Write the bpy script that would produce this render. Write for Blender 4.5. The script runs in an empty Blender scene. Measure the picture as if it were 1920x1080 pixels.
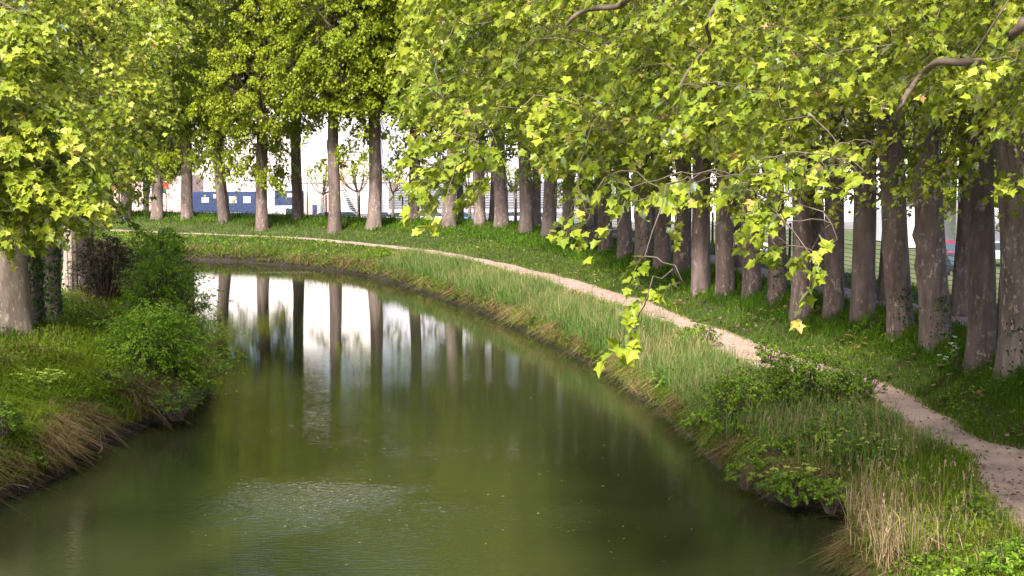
import bpy, math, random
import numpy as np
from mathutils import Vector
R = math.radians
# ------------------------------------------------------------------ camera, sky, sun
F, CZ, PITCH = 2800.0, 8.0, math.atan(260/2800)
sc = bpy.context.scene
cam_d = bpy.data.cameras.new('camera'); cam = bpy.data.objects.new('camera', cam_d)
sc.collection.objects.link(cam); sc.camera = cam
cam.location = (0, 0, CZ); cam.rotation_euler = (math.pi/2 - PITCH, 0, 0)
cam_d.sensor_width = 36; cam_d.lens = F/1920*36; cam_d.clip_end = 6000; cam_d.clip_start = .3
SUN_EL, SUN_AZ = 50, 202          # azimuth clockwise from +Y: high behind the camera, a little to its left
w = bpy.data.worlds.new('World'); sc.world = w; w.use_nodes = True
nt = w.node_tree; bg = nt.nodes['Background']; sky = nt.nodes.new('ShaderNodeTexSky')
sky.sky_type = 'NISHITA'; sky.sun_disc = False; sky.sun_elevation = R(SUN_EL); sky.sun_rotation = R(SUN_AZ)
sky.air_density = 1.0; sky.dust_density = 5.0; sky.ozone_density = 1.0
nt.links.new(sky.outputs[0], bg.inputs[0]); bg.inputs[1].default_value = .15
sd = bpy.data.lights.new('sun', 'SUN'); so = bpy.data.objects.new('sun', sd); sc.collection.objects.link(so)
sd.energy = 4.3; sd.angle = R(7); sd.color = (1, .93, .80)
sv = Vector((math.sin(R(SUN_AZ))*math.cos(R(SUN_EL)), math.cos(R(SUN_AZ))*math.cos(R(SUN_EL)), math.sin(R(SUN_EL))))
so.rotation_euler = sv.to_track_quat('Z', 'Y').to_euler()
sc.view_settings.view_transform = 'Standard'; sc.view_settings.look = 'None'
sc.view_settings.exposure = 1.12; sc.view_settings.gamma = 1; sc.view_settings.use_curve_mapping = False
sc.render.engine = 'CYCLES'
sc.cycles.max_bounces = 6; sc.cycles.diffuse_bounces = 3; sc.cycles.transmission_bounces = 3; sc.cycles.glossy_bounces = 3
# ------------------------------------------------------------------ helpers
col = sc.collection
FW = np.array([0, math.cos(PITCH), -math.sin(PITCH)]); UP = np.array([0, math.sin(PITCH), math.cos(PITCH)]); RT = np.array([1., 0, 0])
def ray(x, y): return FW + RT*(x-960)/F + UP*(540-y)/F
def px(x, y, z=0.):                       # where the sight line through a photo point meets height z
    d = ray(x, y); return np.array([0, 0, CZ]) + d*((z-CZ)/d[2])
def pxd(x, y, Y):                         # ... or depth Y
    d = ray(x, y); return np.array([0, 0, CZ]) + d*(Y/d[1])
def link(name, me, mat=None, parent=None):
    o = bpy.data.objects.new(name, me); col.objects.link(o)
    if mat is not None and not me.materials: me.materials.append(mat)
    if parent is not None: o.parent = parent
    return o
def tag(o, label=None, cat=None, group=None, kind=None):
    if label: o['label'] = label
    if cat: o['category'] = cat
    if group: o['group'] = group
    if kind: o['kind'] = kind
    return o
def empty(name, loc, rz=0.):
    o = bpy.data.objects.new(name, None); col.objects.link(o); o.location = tuple(float(v) for v in loc)
    o.rotation_euler = (0, 0, rz); o.empty_display_size = .3; return o
def fast(name, V, F_, attrs=None, colr=None, smooth=False):
    V = np.ascontiguousarray(V, dtype=np.float32); F_ = np.ascontiguousarray(F_, dtype=np.int32)
    me = bpy.data.meshes.new(name); k = F_.shape[1]
    me.vertices.add(len(V)); me.vertices.foreach_set('co', V.ravel())
    me.loops.add(F_.size); me.loops.foreach_set('vertex_index', F_.ravel())
    me.polygons.add(len(F_)); me.polygons.foreach_set('loop_start', np.arange(0, F_.size, k, dtype=np.int32))
    try: me.polygons.foreach_set('loop_total', np.full(len(F_), k, dtype=np.int32))
    except Exception: pass
    me.update(calc_edges=True)
    if attrs is not None:
        for n, a in attrs.items():
            at = me.attributes.new(n, 'FLOAT', 'POINT'); at.data.foreach_set('value', np.ascontiguousarray(a, dtype=np.float32))
    if colr is not None:
        at = me.attributes.new('tone', 'FLOAT_COLOR', 'POINT')
        c4 = np.ones((len(V), 4), dtype=np.float32); c4[:, :3] = colr; at.data.foreach_set('color', c4.ravel())
    me.polygons.foreach_set('use_smooth', np.full(len(F_), smooth)); me.update()
    return me
class MB:                                  # collects solid shapes into one mesh
    def __init__(s): s.v = []; s.f = []
    def add(s, v, f):
        b = len(s.v); s.v += [tuple(float(c) for c in p) for p in v]; s.f += [tuple(b+i for i in q) for q in f]; return s
    def box(s, x0, x1, y0, y1, z0, z1):
        return s.add([(x0,y0,z0),(x1,y0,z0),(x1,y1,z0),(x0,y1,z0),(x0,y0,z1),(x1,y0,z1),(x1,y1,z1),(x0,y1,z1)],
                     [(0,3,2,1),(4,5,6,7),(0,1,5,4),(1,2,6,5),(2,3,7,6),(3,0,4,7)])
    def tube(s, pts, rad, n=8, cap=True):
        V, Fq = tube_arr(np.array(pts, float), rad, n); b = len(V)
        f = [tuple(q) for q in Fq]
        if cap: f += [tuple(range(n))[::-1], tuple(range(b-n, b))]
        return s.add(V, f)
    def prism(s, prof, x0, x1):            # prof in (y,z), extruded along x
        n = len(prof); v = [(x0, a, b) for a, b in prof] + [(x1, a, b) for a, b in prof]
        return s.add(v, [tuple(range(n))[::-1], tuple(range(n, 2*n))] + [(i, (i+1) % n, n+(i+1) % n, n+i) for i in range(n)])
    def build(s, name, mat, parent=None, smooth=False, bevel=0):
        me = bpy.data.meshes.new(name); me.from_pydata(s.v, [], s.f); me.update()
        if smooth: me.polygons.foreach_set('use_smooth', [True]*len(me.polygons))
        o = link(name, me, mat, parent)
        if bevel:
            m = o.modifiers.new('bevel', 'BEVEL'); m.width = bevel; m.segments = 2; m.limit_method = 'ANGLE'
        return o
def frames(P):
    T = np.gradient(P, axis=0); T /= np.linalg.norm(T, axis=1)[:, None]+1e-9
    ref = np.array([0, 0, 1.]) if abs(T[:, 2]).mean() < .8 else np.array([1., 0, 0])
    A = np.cross(T, ref); A /= np.linalg.norm(A, axis=1)[:, None]+1e-9
    return T, A, np.cross(T, A)
def tube_arr(P, rad, n):
    P = np.asarray(P, float); k = len(P); T, A, B = frames(P); rad = np.broadcast_to(np.asarray(rad, float), (k,))
    a = np.arange(n)*2*math.pi/n
    V = P[:, None]+rad[:, None, None]*(np.cos(a)[None, :, None]*A[:, None]+np.sin(a)[None, :, None]*B[:, None])
    i = np.arange(k-1)[:, None]*n; j = np.arange(n)[None]; j2 = (j+1) % n
    Fq = np.stack([i+j, i+j2, i+n+j2, i+n+j], -1).reshape(-1, 4)
    return V.reshape(-1, 3), Fq
def tubes_mesh(name, paths):               # many thin tubes, one branch-work mesh
    Vs, Fs, b = [], [], 0
    for P, r, n in paths:
        V, f = tube_arr(P, r, n); Vs.append(V); Fs.append(f+b); b += len(V)
    return fast(name, np.concatenate(Vs), np.concatenate(Fs), smooth=True)
def catmull(P, n=12):
    P = [np.array(p, float) for p in P]; P = [2*P[0]-P[1]]+P+[2*P[-1]-P[-2]]; out = []
    for i in range(1, len(P)-2):
        for t in np.linspace(0, 1, n, endpoint=False):
            a, b, c, d = P[i-1:i+3]
            out.append(.5*(2*b+(c-a)*t+(2*a-5*b+4*c-d)*t*t+(3*b-a-3*c+d)*t**3))
    out.append(P[-2]); return np.array(out)
def bez(a, b, c, n=6):
    t = np.linspace(0, 1, n)[:, None]; return (1-t)**2*a+2*t*(1-t)*b+t*t*c
_rg = np.random.default_rng(5); _ph = _rg.uniform(0, 6.28, (24,)); _dr = _rg.uniform(0, 6.28, (24,))
def nz(x, y, s=1.):                        # smooth sum-of-sines noise, about -1..1
    r = 0
    for i in range(8):
        f = s*(.6+.45*i); r = r+np.sin((x*math.cos(_dr[i])+y*math.sin(_dr[i]))*f+_ph[i])/(1+.35*i)
    return r/3.2
# ------------------------------------------------------------------ materials
def new_mat(name):
    m = bpy.data.materials.new(name); m.use_nodes = True; t = m.node_tree
    return m, t, t.nodes['Principled BSDF'], t.nodes['Material Output']
def N(t, ty, **kw):
    n = t.nodes.new(ty)
    for k, v in kw.items():
        if k in n.inputs: n.inputs[k].default_value = v
        else: setattr(n, k, v)
    return n
def ramp(t, fac, stops):
    r = t.nodes.new('ShaderNodeValToRGB'); e = r.color_ramp.elements
    while len(e) < len(stops): e.new(.5)
    for i, (p, c) in enumerate(stops): e[i].position = p; e[i].color = (*c, 1)
    t.links.new(fac, r.inputs[0]); return r.outputs[0]
def noise_mat(name, stops, scale=3, stretch=(1, 1, 1), rough=.8, bump=.3, detail=6, dist=.02, spec=.3, coord='Object', fine=None):
    m, t, p, o = new_mat(name); tc = N(t, 'ShaderNodeTexCoord'); mp = N(t, 'ShaderNodeMapping'); mp.inputs['Scale'].default_value = stretch
    t.links.new(tc.outputs[coord], mp.inputs[0]); n = N(t, 'ShaderNodeTexNoise', Scale=scale, Detail=detail, Roughness=.6)
    t.links.new(mp.outputs[0], n.inputs['Vector']); c = ramp(t, n.outputs[0], stops)
    t.links.new(c, p.inputs['Base Color']); p.inputs['Roughness'].default_value = rough; p.inputs['Specular IOR Level'].default_value = spec
    if bump:
        n2 = N(t, 'ShaderNodeTexNoise', Scale=fine or scale*5, Detail=4); t.links.new(mp.outputs[0], n2.inputs['Vector'])
        b = N(t, 'ShaderNodeBump', Strength=bump, Distance=dist); t.links.new(n2.outputs[0], b.inputs['Height']); t.links.new(b.outputs[0], p.inputs['Normal'])
    return m
def plain(name, c, rough=.5, metal=0, var=.12):
    a = tuple(max(0, v*(1-var)) for v in c); b = tuple(min(1, v*(1+var)) for v in c)
    m = noise_mat(name, [(.3, a), (.7, b)], scale=1.3, rough=rough, bump=0, spec=.5)
    m.node_tree.nodes['Principled BSDF'].inputs['Metallic'].default_value = metal; return m
def leaf_mat(name, stops, trans=.36, gloss=.12, tcol=(1.15, 1.1, .45)):
    m, t, p, o = new_mat(name); t.nodes.remove(p)
    a = N(t, 'ShaderNodeAttribute', attribute_name='tint'); oi = N(t, 'ShaderNodeObjectInfo')
    ma = N(t, 'ShaderNodeMath', operation='MULTIPLY_ADD'); t.links.new(oi.outputs['Random'], ma.inputs[0]); ma.inputs[1].default_value = .16
    t.links.new(a.outputs['Fac'], ma.inputs[2]); c = ramp(t, ma.outputs[0], stops)
    d = N(t, 'ShaderNodeBsdfDiffuse'); tr = N(t, 'ShaderNodeBsdfTranslucent'); g = N(t, 'ShaderNodeBsdfGlossy', Roughness=.42)
    g.inputs['Color'].default_value = (.9, .95, 1, 1)
    mm = N(t, 'ShaderNodeMix', data_type='RGBA', blend_type='MULTIPLY'); mm.inputs[0].default_value = 1
    t.links.new(c, mm.inputs[6]); mm.inputs[7].default_value = (*tcol, 1)
    t.links.new(c, d.inputs[0]); t.links.new(mm.outputs[2], tr.inputs[0])
    m1 = N(t, 'ShaderNodeMixShader'); m1.inputs[0].default_value = trans; t.links.new(d.outputs[0], m1.inputs[1]); t.links.new(tr.outputs[0], m1.inputs[2])
    lw = N(t, 'ShaderNodeLayerWeight', Blend=.25); gm = N(t, 'ShaderNodeMath', operation='MULTIPLY'); gm.inputs[1].default_value = gloss*3
    t.links.new(lw.outputs['Fresnel'], gm.inputs[0])
    m2 = N(t, 'ShaderNodeMixShader'); t.links.new(gm.outputs[0], m2.inputs[0]); t.links.new(m1.outputs[0], m2.inputs[1]); t.links.new(g.outputs[0], m2.inputs[2])
    t.links.new(m2.outputs[0], o.inputs[0]); return m
def tone_mat(name, trans=.3):              # blade colour comes from each blade's own attribute
    m, t, p, o = new_mat(name); t.nodes.remove(p)
    a = N(t, 'ShaderNodeAttribute', attribute_name='tone'); d = N(t, 'ShaderNodeBsdfDiffuse'); tr = N(t, 'ShaderNodeBsdfTranslucent')
    t.links.new(a.outputs['Color'], d.inputs[0]); t.links.new(a.outputs['Color'], tr.inputs[0])
    m1 = N(t, 'ShaderNodeMixShader'); m1.inputs[0].default_value = trans
    t.links.new(d.outputs[0], m1.inputs[1]); t.links.new(tr.outputs[0], m1.inputs[2]); t.links.new(m1.outputs[0], o.inputs[0]); return m
M = {}
M['leaf'] = leaf_mat('plane_leaf', trans=.33, gloss=.17, stops=[(0, (.08, .125, .010)), (.35, (.16, .22, .013)), (.7, (.31, .355, .03)), (.93, (.52, .52, .12)), (1, (.50, .32, .12))])
M['leaf_far'] = leaf_mat('plane_leaf_far', [(0, (.13, .19, .010)), (.5, (.215, .28, .013)), (.9, (.33, .37, .025)), (1, (.40, .41, .06))])
M['shrub'] = leaf_mat('shrub_leaf', [(0, (.055, .12, .010)), (.5, (.125, .235, .016)), (1, (.28, .40, .03))], trans=.35)
M['shrub_light'] = leaf_mat('bright_shrub_leaf', [(0, (.09, .19, .012)), (.5, (.19, .34, .02)), (1, (.34, .48, .04))], trans=.4)
M['shrub_dark'] = leaf_mat('dark_shrub_leaf', [(0, (.018, .016, .012)), (.6, (.04, .03, .02)), (1, (.07, .06, .03))], trans=.15, tcol=(1, .8, .6))
M['ivy'] = leaf_mat('ivy_leaf', [(0, (.012, .04, .010)), (.7, (.03, .085, .015)), (1, (.10, .17, .03))], trans=.1, gloss=.2)
M['flower'] = leaf_mat('umbel_flower', [(0, (.6, .62, .5)), (1, (.75, .75, .65))], trans=.2, tcol=(1, 1, .9))
M['yflower'] = leaf_mat('spurge_flower', [(0, (.35, .5, .05)), (1, (.55, .65, .15))], trans=.3)
M['blade'] = tone_mat('grass_blade'); M['reed'] = tone_mat('reed_blade', .25)
M['twig'] = noise_mat('twig_bark', [(.3, (.07, .052, .04)), (.7, (.16, .125, .095))], scale=5, bump=.2)
def bark_mat(name, c0, c1, c2):
    m, t, p, o = new_mat(name); tc = N(t, 'ShaderNodeTexCoord'); oi = N(t, 'ShaderNodeObjectInfo')
    ad = N(t, 'ShaderNodeVectorMath', operation='ADD'); t.links.new(tc.outputs['Object'], ad.inputs[0]); t.links.new(oi.outputs['Location'], ad.inputs[1])
    mp = N(t, 'ShaderNodeMapping'); mp.inputs['Scale'].default_value = (2.2, 2.2, .55); t.links.new(ad.outputs[0], mp.inputs[0])
    n = N(t, 'ShaderNodeTexNoise', Scale=1.6, Detail=8, Roughness=.65); t.links.new(mp.outputs[0], n.inputs['Vector'])
    c = ramp(t, n.outputs[0], [(.30, c0), (.52, c1), (.72, c2)])
    mp2 = N(t, 'ShaderNodeMapping'); mp2.inputs['Scale'].default_value = (1, 1, .45); t.links.new(ad.outputs[0], mp2.inputs[0])
    v = N(t, 'ShaderNodeTexNoise', Scale=7.5, Detail=5, Roughness=.7); t.links.new(mp2.outputs[0], v.inputs['Vector'])
    f = ramp(t, v.outputs[0], [(.56, (0, 0, 0)), (.62, (1, 1, 1))])
    big = N(t, 'ShaderNodeTexNoise', Scale=.8, Detail=2); t.links.new(ad.outputs[0], big.inputs['Vector'])
    f2 = ramp(t, big.outputs[0], [(.38, (0, 0, 0)), (.58, (1, 1, 1))])
    mu = N(t, 'ShaderNodeMath', operation='MULTIPLY'); t.links.new(f, mu.inputs[0]); t.links.new(f2, mu.inputs[1])
    mx = N(t, 'ShaderNodeMix', data_type='RGBA'); t.links.new(mu.outputs[0], mx.inputs[0]); t.links.new(c, mx.inputs[6])
    mx.inputs[7].default_value = (c2[0]*1.6, c2[1]*1.6, c2[2]*1.5, 1); hs = N(t, 'ShaderNodeHueSaturation'); mrr = N(t, 'ShaderNodeMapRange'); t.links.new(oi.outputs['Random'], mrr.inputs[0]); mrr.inputs[3].default_value = .78; mrr.inputs[4].default_value = 1.3; t.links.new(mrr.outputs[0], hs.inputs['Value']); t.links.new(mx.outputs[2], hs.inputs['Color']); t.links.new(hs.outputs[0], p.inputs['Base Color'])
    p.inputs['Roughness'].default_value = .85; p.inputs['Specular IOR Level'].default_value = .25
    nb = N(t, 'ShaderNodeTexNoise', Scale=9, Detail=6, Roughness=.7); t.links.new(mp.outputs[0], nb.inputs['Vector'])
    b = N(t, 'ShaderNodeBump', Strength=.7, Distance=.04); t.links.new(nb.outputs[0], b.inputs['Height']); t.links.new(b.outputs[0], p.inputs['Normal'])
    return m
M['bark'] = bark_mat('plane_bark', (.085, .062, .059), (.165, .124, .117), (.26, .205, .195))
M['bark_pale'] = bark_mat('pale_plane_bark', (.13, .095, .08), (.27, .21, .18), (.42, .35, .30))
M['bank'] = noise_mat('bank_soil', [(.3, (.035, .03, .015)), (.5, (.04, .06, .014)), (.7, (.06, .085, .018))], scale=.9, bump=.8, dist=.06, fine=6)
M['path'] = noise_mat('path_sand', [(.28, (.21, .145, .125)), (.45, (.325, .235, .205)), (.7, (.42, .315, .275))], scale=1.4, bump=.5, dist=.02, detail=9, fine=14)
M['wood'] = noise_mat('root_wood', [(.3, (.12, .09, .07)), (.7, (.30, .25, .20))], scale=6)
M['mud'] = noise_mat('wet_mud', [(.3, (.018, .013, .010)), (.7, (.05, .036, .025))], scale=3, bump=1, dist=.08, rough=.6)
M['asphalt'] = noise_mat('asphalt', [(.3, (.10, .10, .105)), (.7, (.16, .16, .165))], scale=.5, bump=.1)
M['ground'] = noise_mat('ground_grass', [(.35, (.05, .08, .02)), (.65, (.12, .13, .06))], scale=.05, bump=.3)
M['white'] = plain('white_wall', (.74, .70, .70), .8, var=.04); M['lilac'] = plain('pale_grey_wall', (.60, .60, .70), .7, var=.06)
M['pink'] = plain('pale_pink_wall', (.55, .38, .36), .8); M['peach'] = plain('peach_door', (.70, .45, .38), .6)
M['blue'] = plain('blue_panel', (.03, .05, .14), .7); M['glass'] = plain('window_glass', (.05, .07, .09), .12)
M['sash'] = plain('white_frame', (.8, .8, .82), .4); M['dark'] = plain('dark_metal', (.03, .032, .036), .5, .4)
M['grey'] = plain('grey_metal', (.38, .38, .40), .4, .6); M['wire'] = plain('wire_mesh', (.22, .23, .26), .5, .5)
M['tyre'] = plain('tyre_rubber', (.02, .02, .02), .8); M['rim'] = plain('wheel_rim', (.45, .45, .47), .3, .8)
M['lamp'] = plain('lamp_lens', (.75, .75, .72), .15); M['tail'] = plain('tail_lamp', (.45, .02, .02), .25); M['red'] = plain('red_board', (.55, .04, .05), .5)
M['teal'] = plain('teal_sheet', (.02, .22, .30), .5)
def water_mat():
    m, t, p, o = new_mat('canal_water')
    p.inputs['Base Color'].default_value = (.027, .033, .012, 1); p.inputs['Roughness'].default_value = .035; p.inputs['IOR'].default_value = 1.40
    geo = N(t, 'ShaderNodeNewGeometry'); P = geo.outputs['Position']
    def noi(scale, sx, sy, det=3):
        mp = N(t, 'ShaderNodeMapping'); mp.inputs['Scale'].default_value = (sx, sy, 1); t.links.new(P, mp.inputs[0])
        n = N(t, 'ShaderNodeTexNoise', Scale=scale, Detail=det, Roughness=.55); t.links.new(mp.outputs[0], n.inputs['Vector']); return n.outputs[0]
    def mth(op, a, b):
        n = N(t, 'ShaderNodeMath', operation=op)
        for i, v in enumerate((a, b)):
            if isinstance(v, (int, float)): n.inputs[i].default_value = v
            else: t.links.new(v, n.inputs[i])
        return n.outputs[0]
    # ruffled patch of wind on the water
    c = px(585, 940, 0)
    mp = N(t, 'ShaderNodeMapping'); mp.inputs['Location'].default_value = (-c[0]/3.6, -c[1]/2.4, 0); mp.inputs['Scale'].default_value = (1/3.6, 1/2.4, 0); t.links.new(P, mp.inputs[0])
    ln = N(t, 'ShaderNodeVectorMath', operation='LENGTH'); t.links.new(mp.outputs[0], ln.inputs[0])
    rag = mth('ADD', ln.outputs['Value'], mth('MULTIPLY', mth('SUBTRACT', noi(.6, 1, 1), .5), 1.6))
    mr = N(t, 'ShaderNodeMapRange', interpolation_type='SMOOTHSTEP'); t.links.new(rag, mr.inputs[0])
    mr.inputs[1].default_value = 1.25; mr.inputs[2].default_value = .1; mr.inputs[3].default_value = 0; mr.inputs[4].default_value = 1
    # calmer far water, livelier near water
    sy = N(t, 'ShaderNodeSeparateXYZ'); t.links.new(P, sy.inputs[0])
    near = N(t, 'ShaderNodeMapRange'); t.links.new(sy.outputs[1], near.inputs[0])
    near.inputs[1].default_value = 58; near.inputs[2].default_value = 31; near.inputs[3].default_value = .10; near.inputs[4].default_value = .8
    patch = N(t, 'ShaderNodeMapRange'); t.links.new(noi(.12, 1, 1, 2), patch.inputs[0])
    patch.inputs[1].default_value = .35; patch.inputs[2].default_value = .65; patch.inputs[3].default_value = .4; patch.inputs[4].default_value = 1.3
    h = mth('ADD', mth('MULTIPLY', noi(1.6, .8, 1.5, 2), .0035), mth('MULTIPLY', noi(6.5, .45, 1.4, 3), .0105))
    h = mth('MULTIPLY', h, mth('MULTIPLY', near.outputs[0], patch.outputs[0]))
    h = mth('ADD', h, mth('MULTIPLY', mth('MULTIPLY', noi(6.5, .9, .7, 2), .042), mr.outputs[0]))
    b = N(t, 'ShaderNodeBump', Strength=1, Distance=1); t.links.new(h, b.inputs['Height']); t.links.new(b.outputs[0], p.inputs['Normal'])
    return m
M['water'] = water_mat()
# ------------------------------------------------------------------ banks: lofted along the canal
WR = [(6.2,-30,0),(6.2,5,0),(6.2,20,0)]+[px(*p) for p in [(1590,1090),(1635,1010),(1640,968),(1560,955),(1450,938),(1395,905),(1340,868),(1280,812),(1200,747),(1130,695),(1050,655),(980,617),(920,592),(860,570),(800,549),(740,531),(690,518),(640,509),(560,501),(480,494),(380,488)]]+[(-45,118,0),(-75,124,0),(-130,128,0)]
P1 = [(9.,-30,0),(9.,10,0)]+[px(*p,1.3) for p in [(1905,990),(1850,945),(1845,905),(1780,845),(1690,795),(1640,745),(1560,722),(1480,702),(1400,690),(1330,655),(1290,625),(1220,600),(1160,575),(1100,555),(1040,535),(980,518),(920,500),(860,487),(790,475),(700,463),(600,453),(500,446)]]+[(-45,129,0),(-75,134,0),(-130,138,0)]
P2 = [(11.1,-30,0),(11.1,20,0)]+[px(*p,1.3) for p in [(1925,865),(1850,822),(1790,797),(1720,750),(1650,715),(1560,690),(1470,663),(1380,630),(1290,599),(1200,562),(1130,542),(1060,520),(1000,507),(940,492),(880,480),(800,467),(700,457),(600,448),(500,442)]]+[(-45,130.5,0),(-75,135.5,0),(-130,139.5,0)]
TL = [(13.2,-30,0),(13.2,20,0)]+[px(*p,2.2) for p in [(1905,700),(1752,655),(1620,606),(1500,580),(1408,553),(1316,528),(1205,490),(1100,458),(1030,442),(937,428),(840,423),(740,420),(627,418),(520,413),(420,410)]]+[(-45,134,0),(-75,140,0),(-130,144,0)]
def resample(C, step=.8):
    d = np.r_[0, np.cumsum(np.linalg.norm(np.diff(C[:, :2], axis=0), axis=1))]; s = np.arange(0, d[-1], step)
    return np.stack([np.interp(s, d, C[:, k]) for k in range(3)], 1)
def smooth1(a, k=5):
    p = np.pad(a, (k, k), 'edge'); return np.convolve(p, np.ones(2*k+1)/(2*k+1), 'valid')
WRd = resample(catmull(WR)); 
def normals(C, side):
    S = np.stack([smooth1(C[:, 0], 7), smooth1(C[:, 1], 7)], 1); T = np.gradient(S, axis=0); T /= np.linalg.norm(T, axis=1)[:, None]
    return np.stack([T[:, 1], -T[:, 0]], 1)*side, T
NR, TR_ = normals(WRd, 1)
def offs(C):
    C = catmull(C, 30)[:, :2]; out = []
    for w_, n, t in zip(WRd[:, :2], NR, TR_):
        r = C-w_; al = r@n; pe = np.abs(r@t); pe[al < 0] = 1e3; out.append(al[np.argmin(pe)])
    return smooth1(np.array(out), 2)
o1, o2, oT = offs(P1), offs(P2), offs(TL)
o1 = np.maximum(o1, 1.2); o2 = np.maximum(o2, o1+.9); oT = np.maximum(oT, o2+1.2)
Z0 = np.zeros(len(WRd)); wob = nz(WRd[:, 0], WRd[:, 1], .9)+1.3*nz(WRd[:, 0], WRd[:, 1], 2.6)
rowsR = [(Z0-3, Z0-1.2), (Z0-.25+.1*wob, Z0-.5), (Z0+.05+.12*wob, Z0+.12), (Z0+.22+.1*wob, Z0+.48+.08*wob), (Z0+.7+.12*wob, Z0+.75+.1*wob),
         (o1*.35+.45, Z0+.98), (o1*.75, Z0+1.2), (o1-.12, Z0+1.29), (o2+.12, Z0+1.3), (o2*.5+oT*.5, Z0+1.8), (oT-.2, Z0+2.22), (oT+1.2, Z0+2.34), (oT+2.1, Z0+2.35),
         (oT+4.3, Z0+2.35), (oT+5.3, Z0+2.35), (oT+7.6, Z0+2.25), (oT+11.5, Z0+.5), (oT+14.5, Z0-.7)]
def loft(W, NN, rows):
    G = np.zeros((len(rows), len(W), 3))
    for k, (o, z) in enumerate(rows):
        G[k, :, :2] = W[:, :2]+NN*o[:, None]; G[k, :, 2] = z+(.06*nz(G[k, :, 0], G[k, :, 1], 1.3) if 4 < k else 0)
    return G
GR = loft(WRd, NR, rowsR)
WL = [(-13.5,-30,0),(-13.5,15,0),(-12.6,27,0)]+[px(*p) for p in [(-60,965),(0,937),(70,915),(130,868),(200,828),(290,797),(335,768)]]+[(-10.4,50,0),(-12.6,58,0),(-17,69,0),(-25,80,0),(-38,90,0),(-60,97,0),(-95,101,0),(-130,103,0)]
WLd = resample(catmull(WL)); NL, TL_ = normals(WLd, -1); zl = np.zeros(len(WLd)); wl = nz(WLd[:, 0], WLd[:, 1], 1.1)+.9*nz(WLd[:, 0], WLd[:, 1], 2.6)
rowsL = [(zl-3, zl-1.2), (zl-.25+.15*wl, zl-.5), (zl+.05+.2*wl, zl+.15), (zl+.25+.2*wl, zl+.65+.15*wl), (zl+.7+.2*wl, zl+1.05+.12*wl), (zl+1.7, zl+1.35), (zl+3, zl+1.75), (zl+4.4, zl+2.15),
         (zl+6, zl+2.3), (zl+9, zl+2.3), (zl+13, zl+2.2), (zl+17, zl+.8), (zl+21, zl-.7)]
GL = loft(WLd, NL, rowsL)
def grid_mesh(name, G, flip=False):
    r, c = G.shape[:2]; i = np.arange(r-1)[:, None]*c; j = np.arange(c-1)[None]
    Fq = np.stack([i+j, i+j+1, i+c+j+1, i+c+j], -1).reshape(-1, 4)
    if flip: Fq = Fq[:, ::-1]
    return fast(name, G.reshape(-1, 3), Fq, smooth=True)
def refine(G, k):                          # subdivide rows linearly
    out = []
    for i in range(len(G)-1):
        for t in np.linspace(0, 1, k, endpoint=False): out.append(G[i]*(1-t)+G[i+1]*t)
    return np.array(out+[G[-1]])
def bankmesh(G, name, flip):
    g = refine(G[3:], 3); o = link(name, grid_mesh(name, g, flip), M['bank']); tag(o, kind='structure'); return g
GRf = bankmesh(GR, 'towpath_bank', True); GLf = bankmesh(GL, 'far_side_bank', False)
# wet mud lip just above the water
for nm, G, fl in (('mud_edge', GR, True), ('mud_edge', GL, False)):
    g = refine(G[:5], 5); nn = (NR if fl else NL); k = (.16*nz(g[:, :, 0], g[:, :, 1], 3.1)+.12*nz(g[:, :, 0]+9*g[:, :, 2], g[:, :, 1], 7.))*np.clip(1-np.abs(g[:, :, 2]-.3)*1.6, 0, 1)
    g[:, :, :2] -= k[..., None]*nn[None]; g[-3:, :, 2] -= .10
    tag(link(nm, grid_mesh(nm, g, fl), M['mud']), kind='structure')
def strip(name, G, ka, kb, mat, flip, w=.16):
    n = 9; A, B = G[ka], G[kb]; g = np.array([A*(1-t)+B*t for t in np.linspace(0, 1, n)])
    dirv = (B-A)/np.linalg.norm(B-A, axis=1)[:, None]
    dA = np.hypot(A[:, 0], A[:, 1]); far = (np.clip((dA-72)/40, 0, 1)*.30+np.clip((dA-112)/5, 0, 1)*.12+np.clip((-A[:, 0]-17)/4, 0, 1)*.2)*np.linalg.norm(B-A, axis=1); far = np.minimum(far, .5*np.linalg.norm(B-A, axis=1)); w = w*np.clip(1-(dA-72)/42, .0, 1)
    g[0] += dirv*(w*nz(A[:, 0], A[:, 1], 2.3)+far)[:, None]; g[-1] += dirv*(w*nz(B[:, 0], B[:, 1], 2.1)-far)[:, None]
    g[:, :, 2] += .03; g[0, :, 2] -= .025; g[-1, :, 2] -= .025; g[1:-1, :, 2] += .012*nz(g[1:-1, :, 0], g[1:-1, :, 1], 2.5)
    return tag(link(name, grid_mesh(name, g, flip), mat), kind='structure')
strip('towpath', GR, 7, 8, M['path'], True, .22); strip('upper_path', GR, 12, 13, M['path'], True, .3)
# canal water
wp = np.concatenate([WRd+np.c_[NR*.6, zl[:1].repeat(len(WRd))], (WLd+np.c_[NL*.6, zl])[::-1]])
me = bpy.data.meshes.new('canal_water'); me.from_pydata([tuple(p) for p in wp], [], [tuple(range(len(wp)))]); me.update()
if me.polygons[0].normal.z < 0: me.flip_normals()
tag(link('canal_water', me, M['water']), kind='structure')
MB().add([(-3000,-1500,-.5),(3000,-1500,-.5),(3000,4000,-.5),(-3000,4000,-.5)], [(0,1,2,3)]).build('ground', M['ground'])['kind'] = 'structure'
MB().box(-120, 110, 158, 235, -.6, -.4).build('car_park', M['asphalt'])['kind'] = 'structure'
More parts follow.
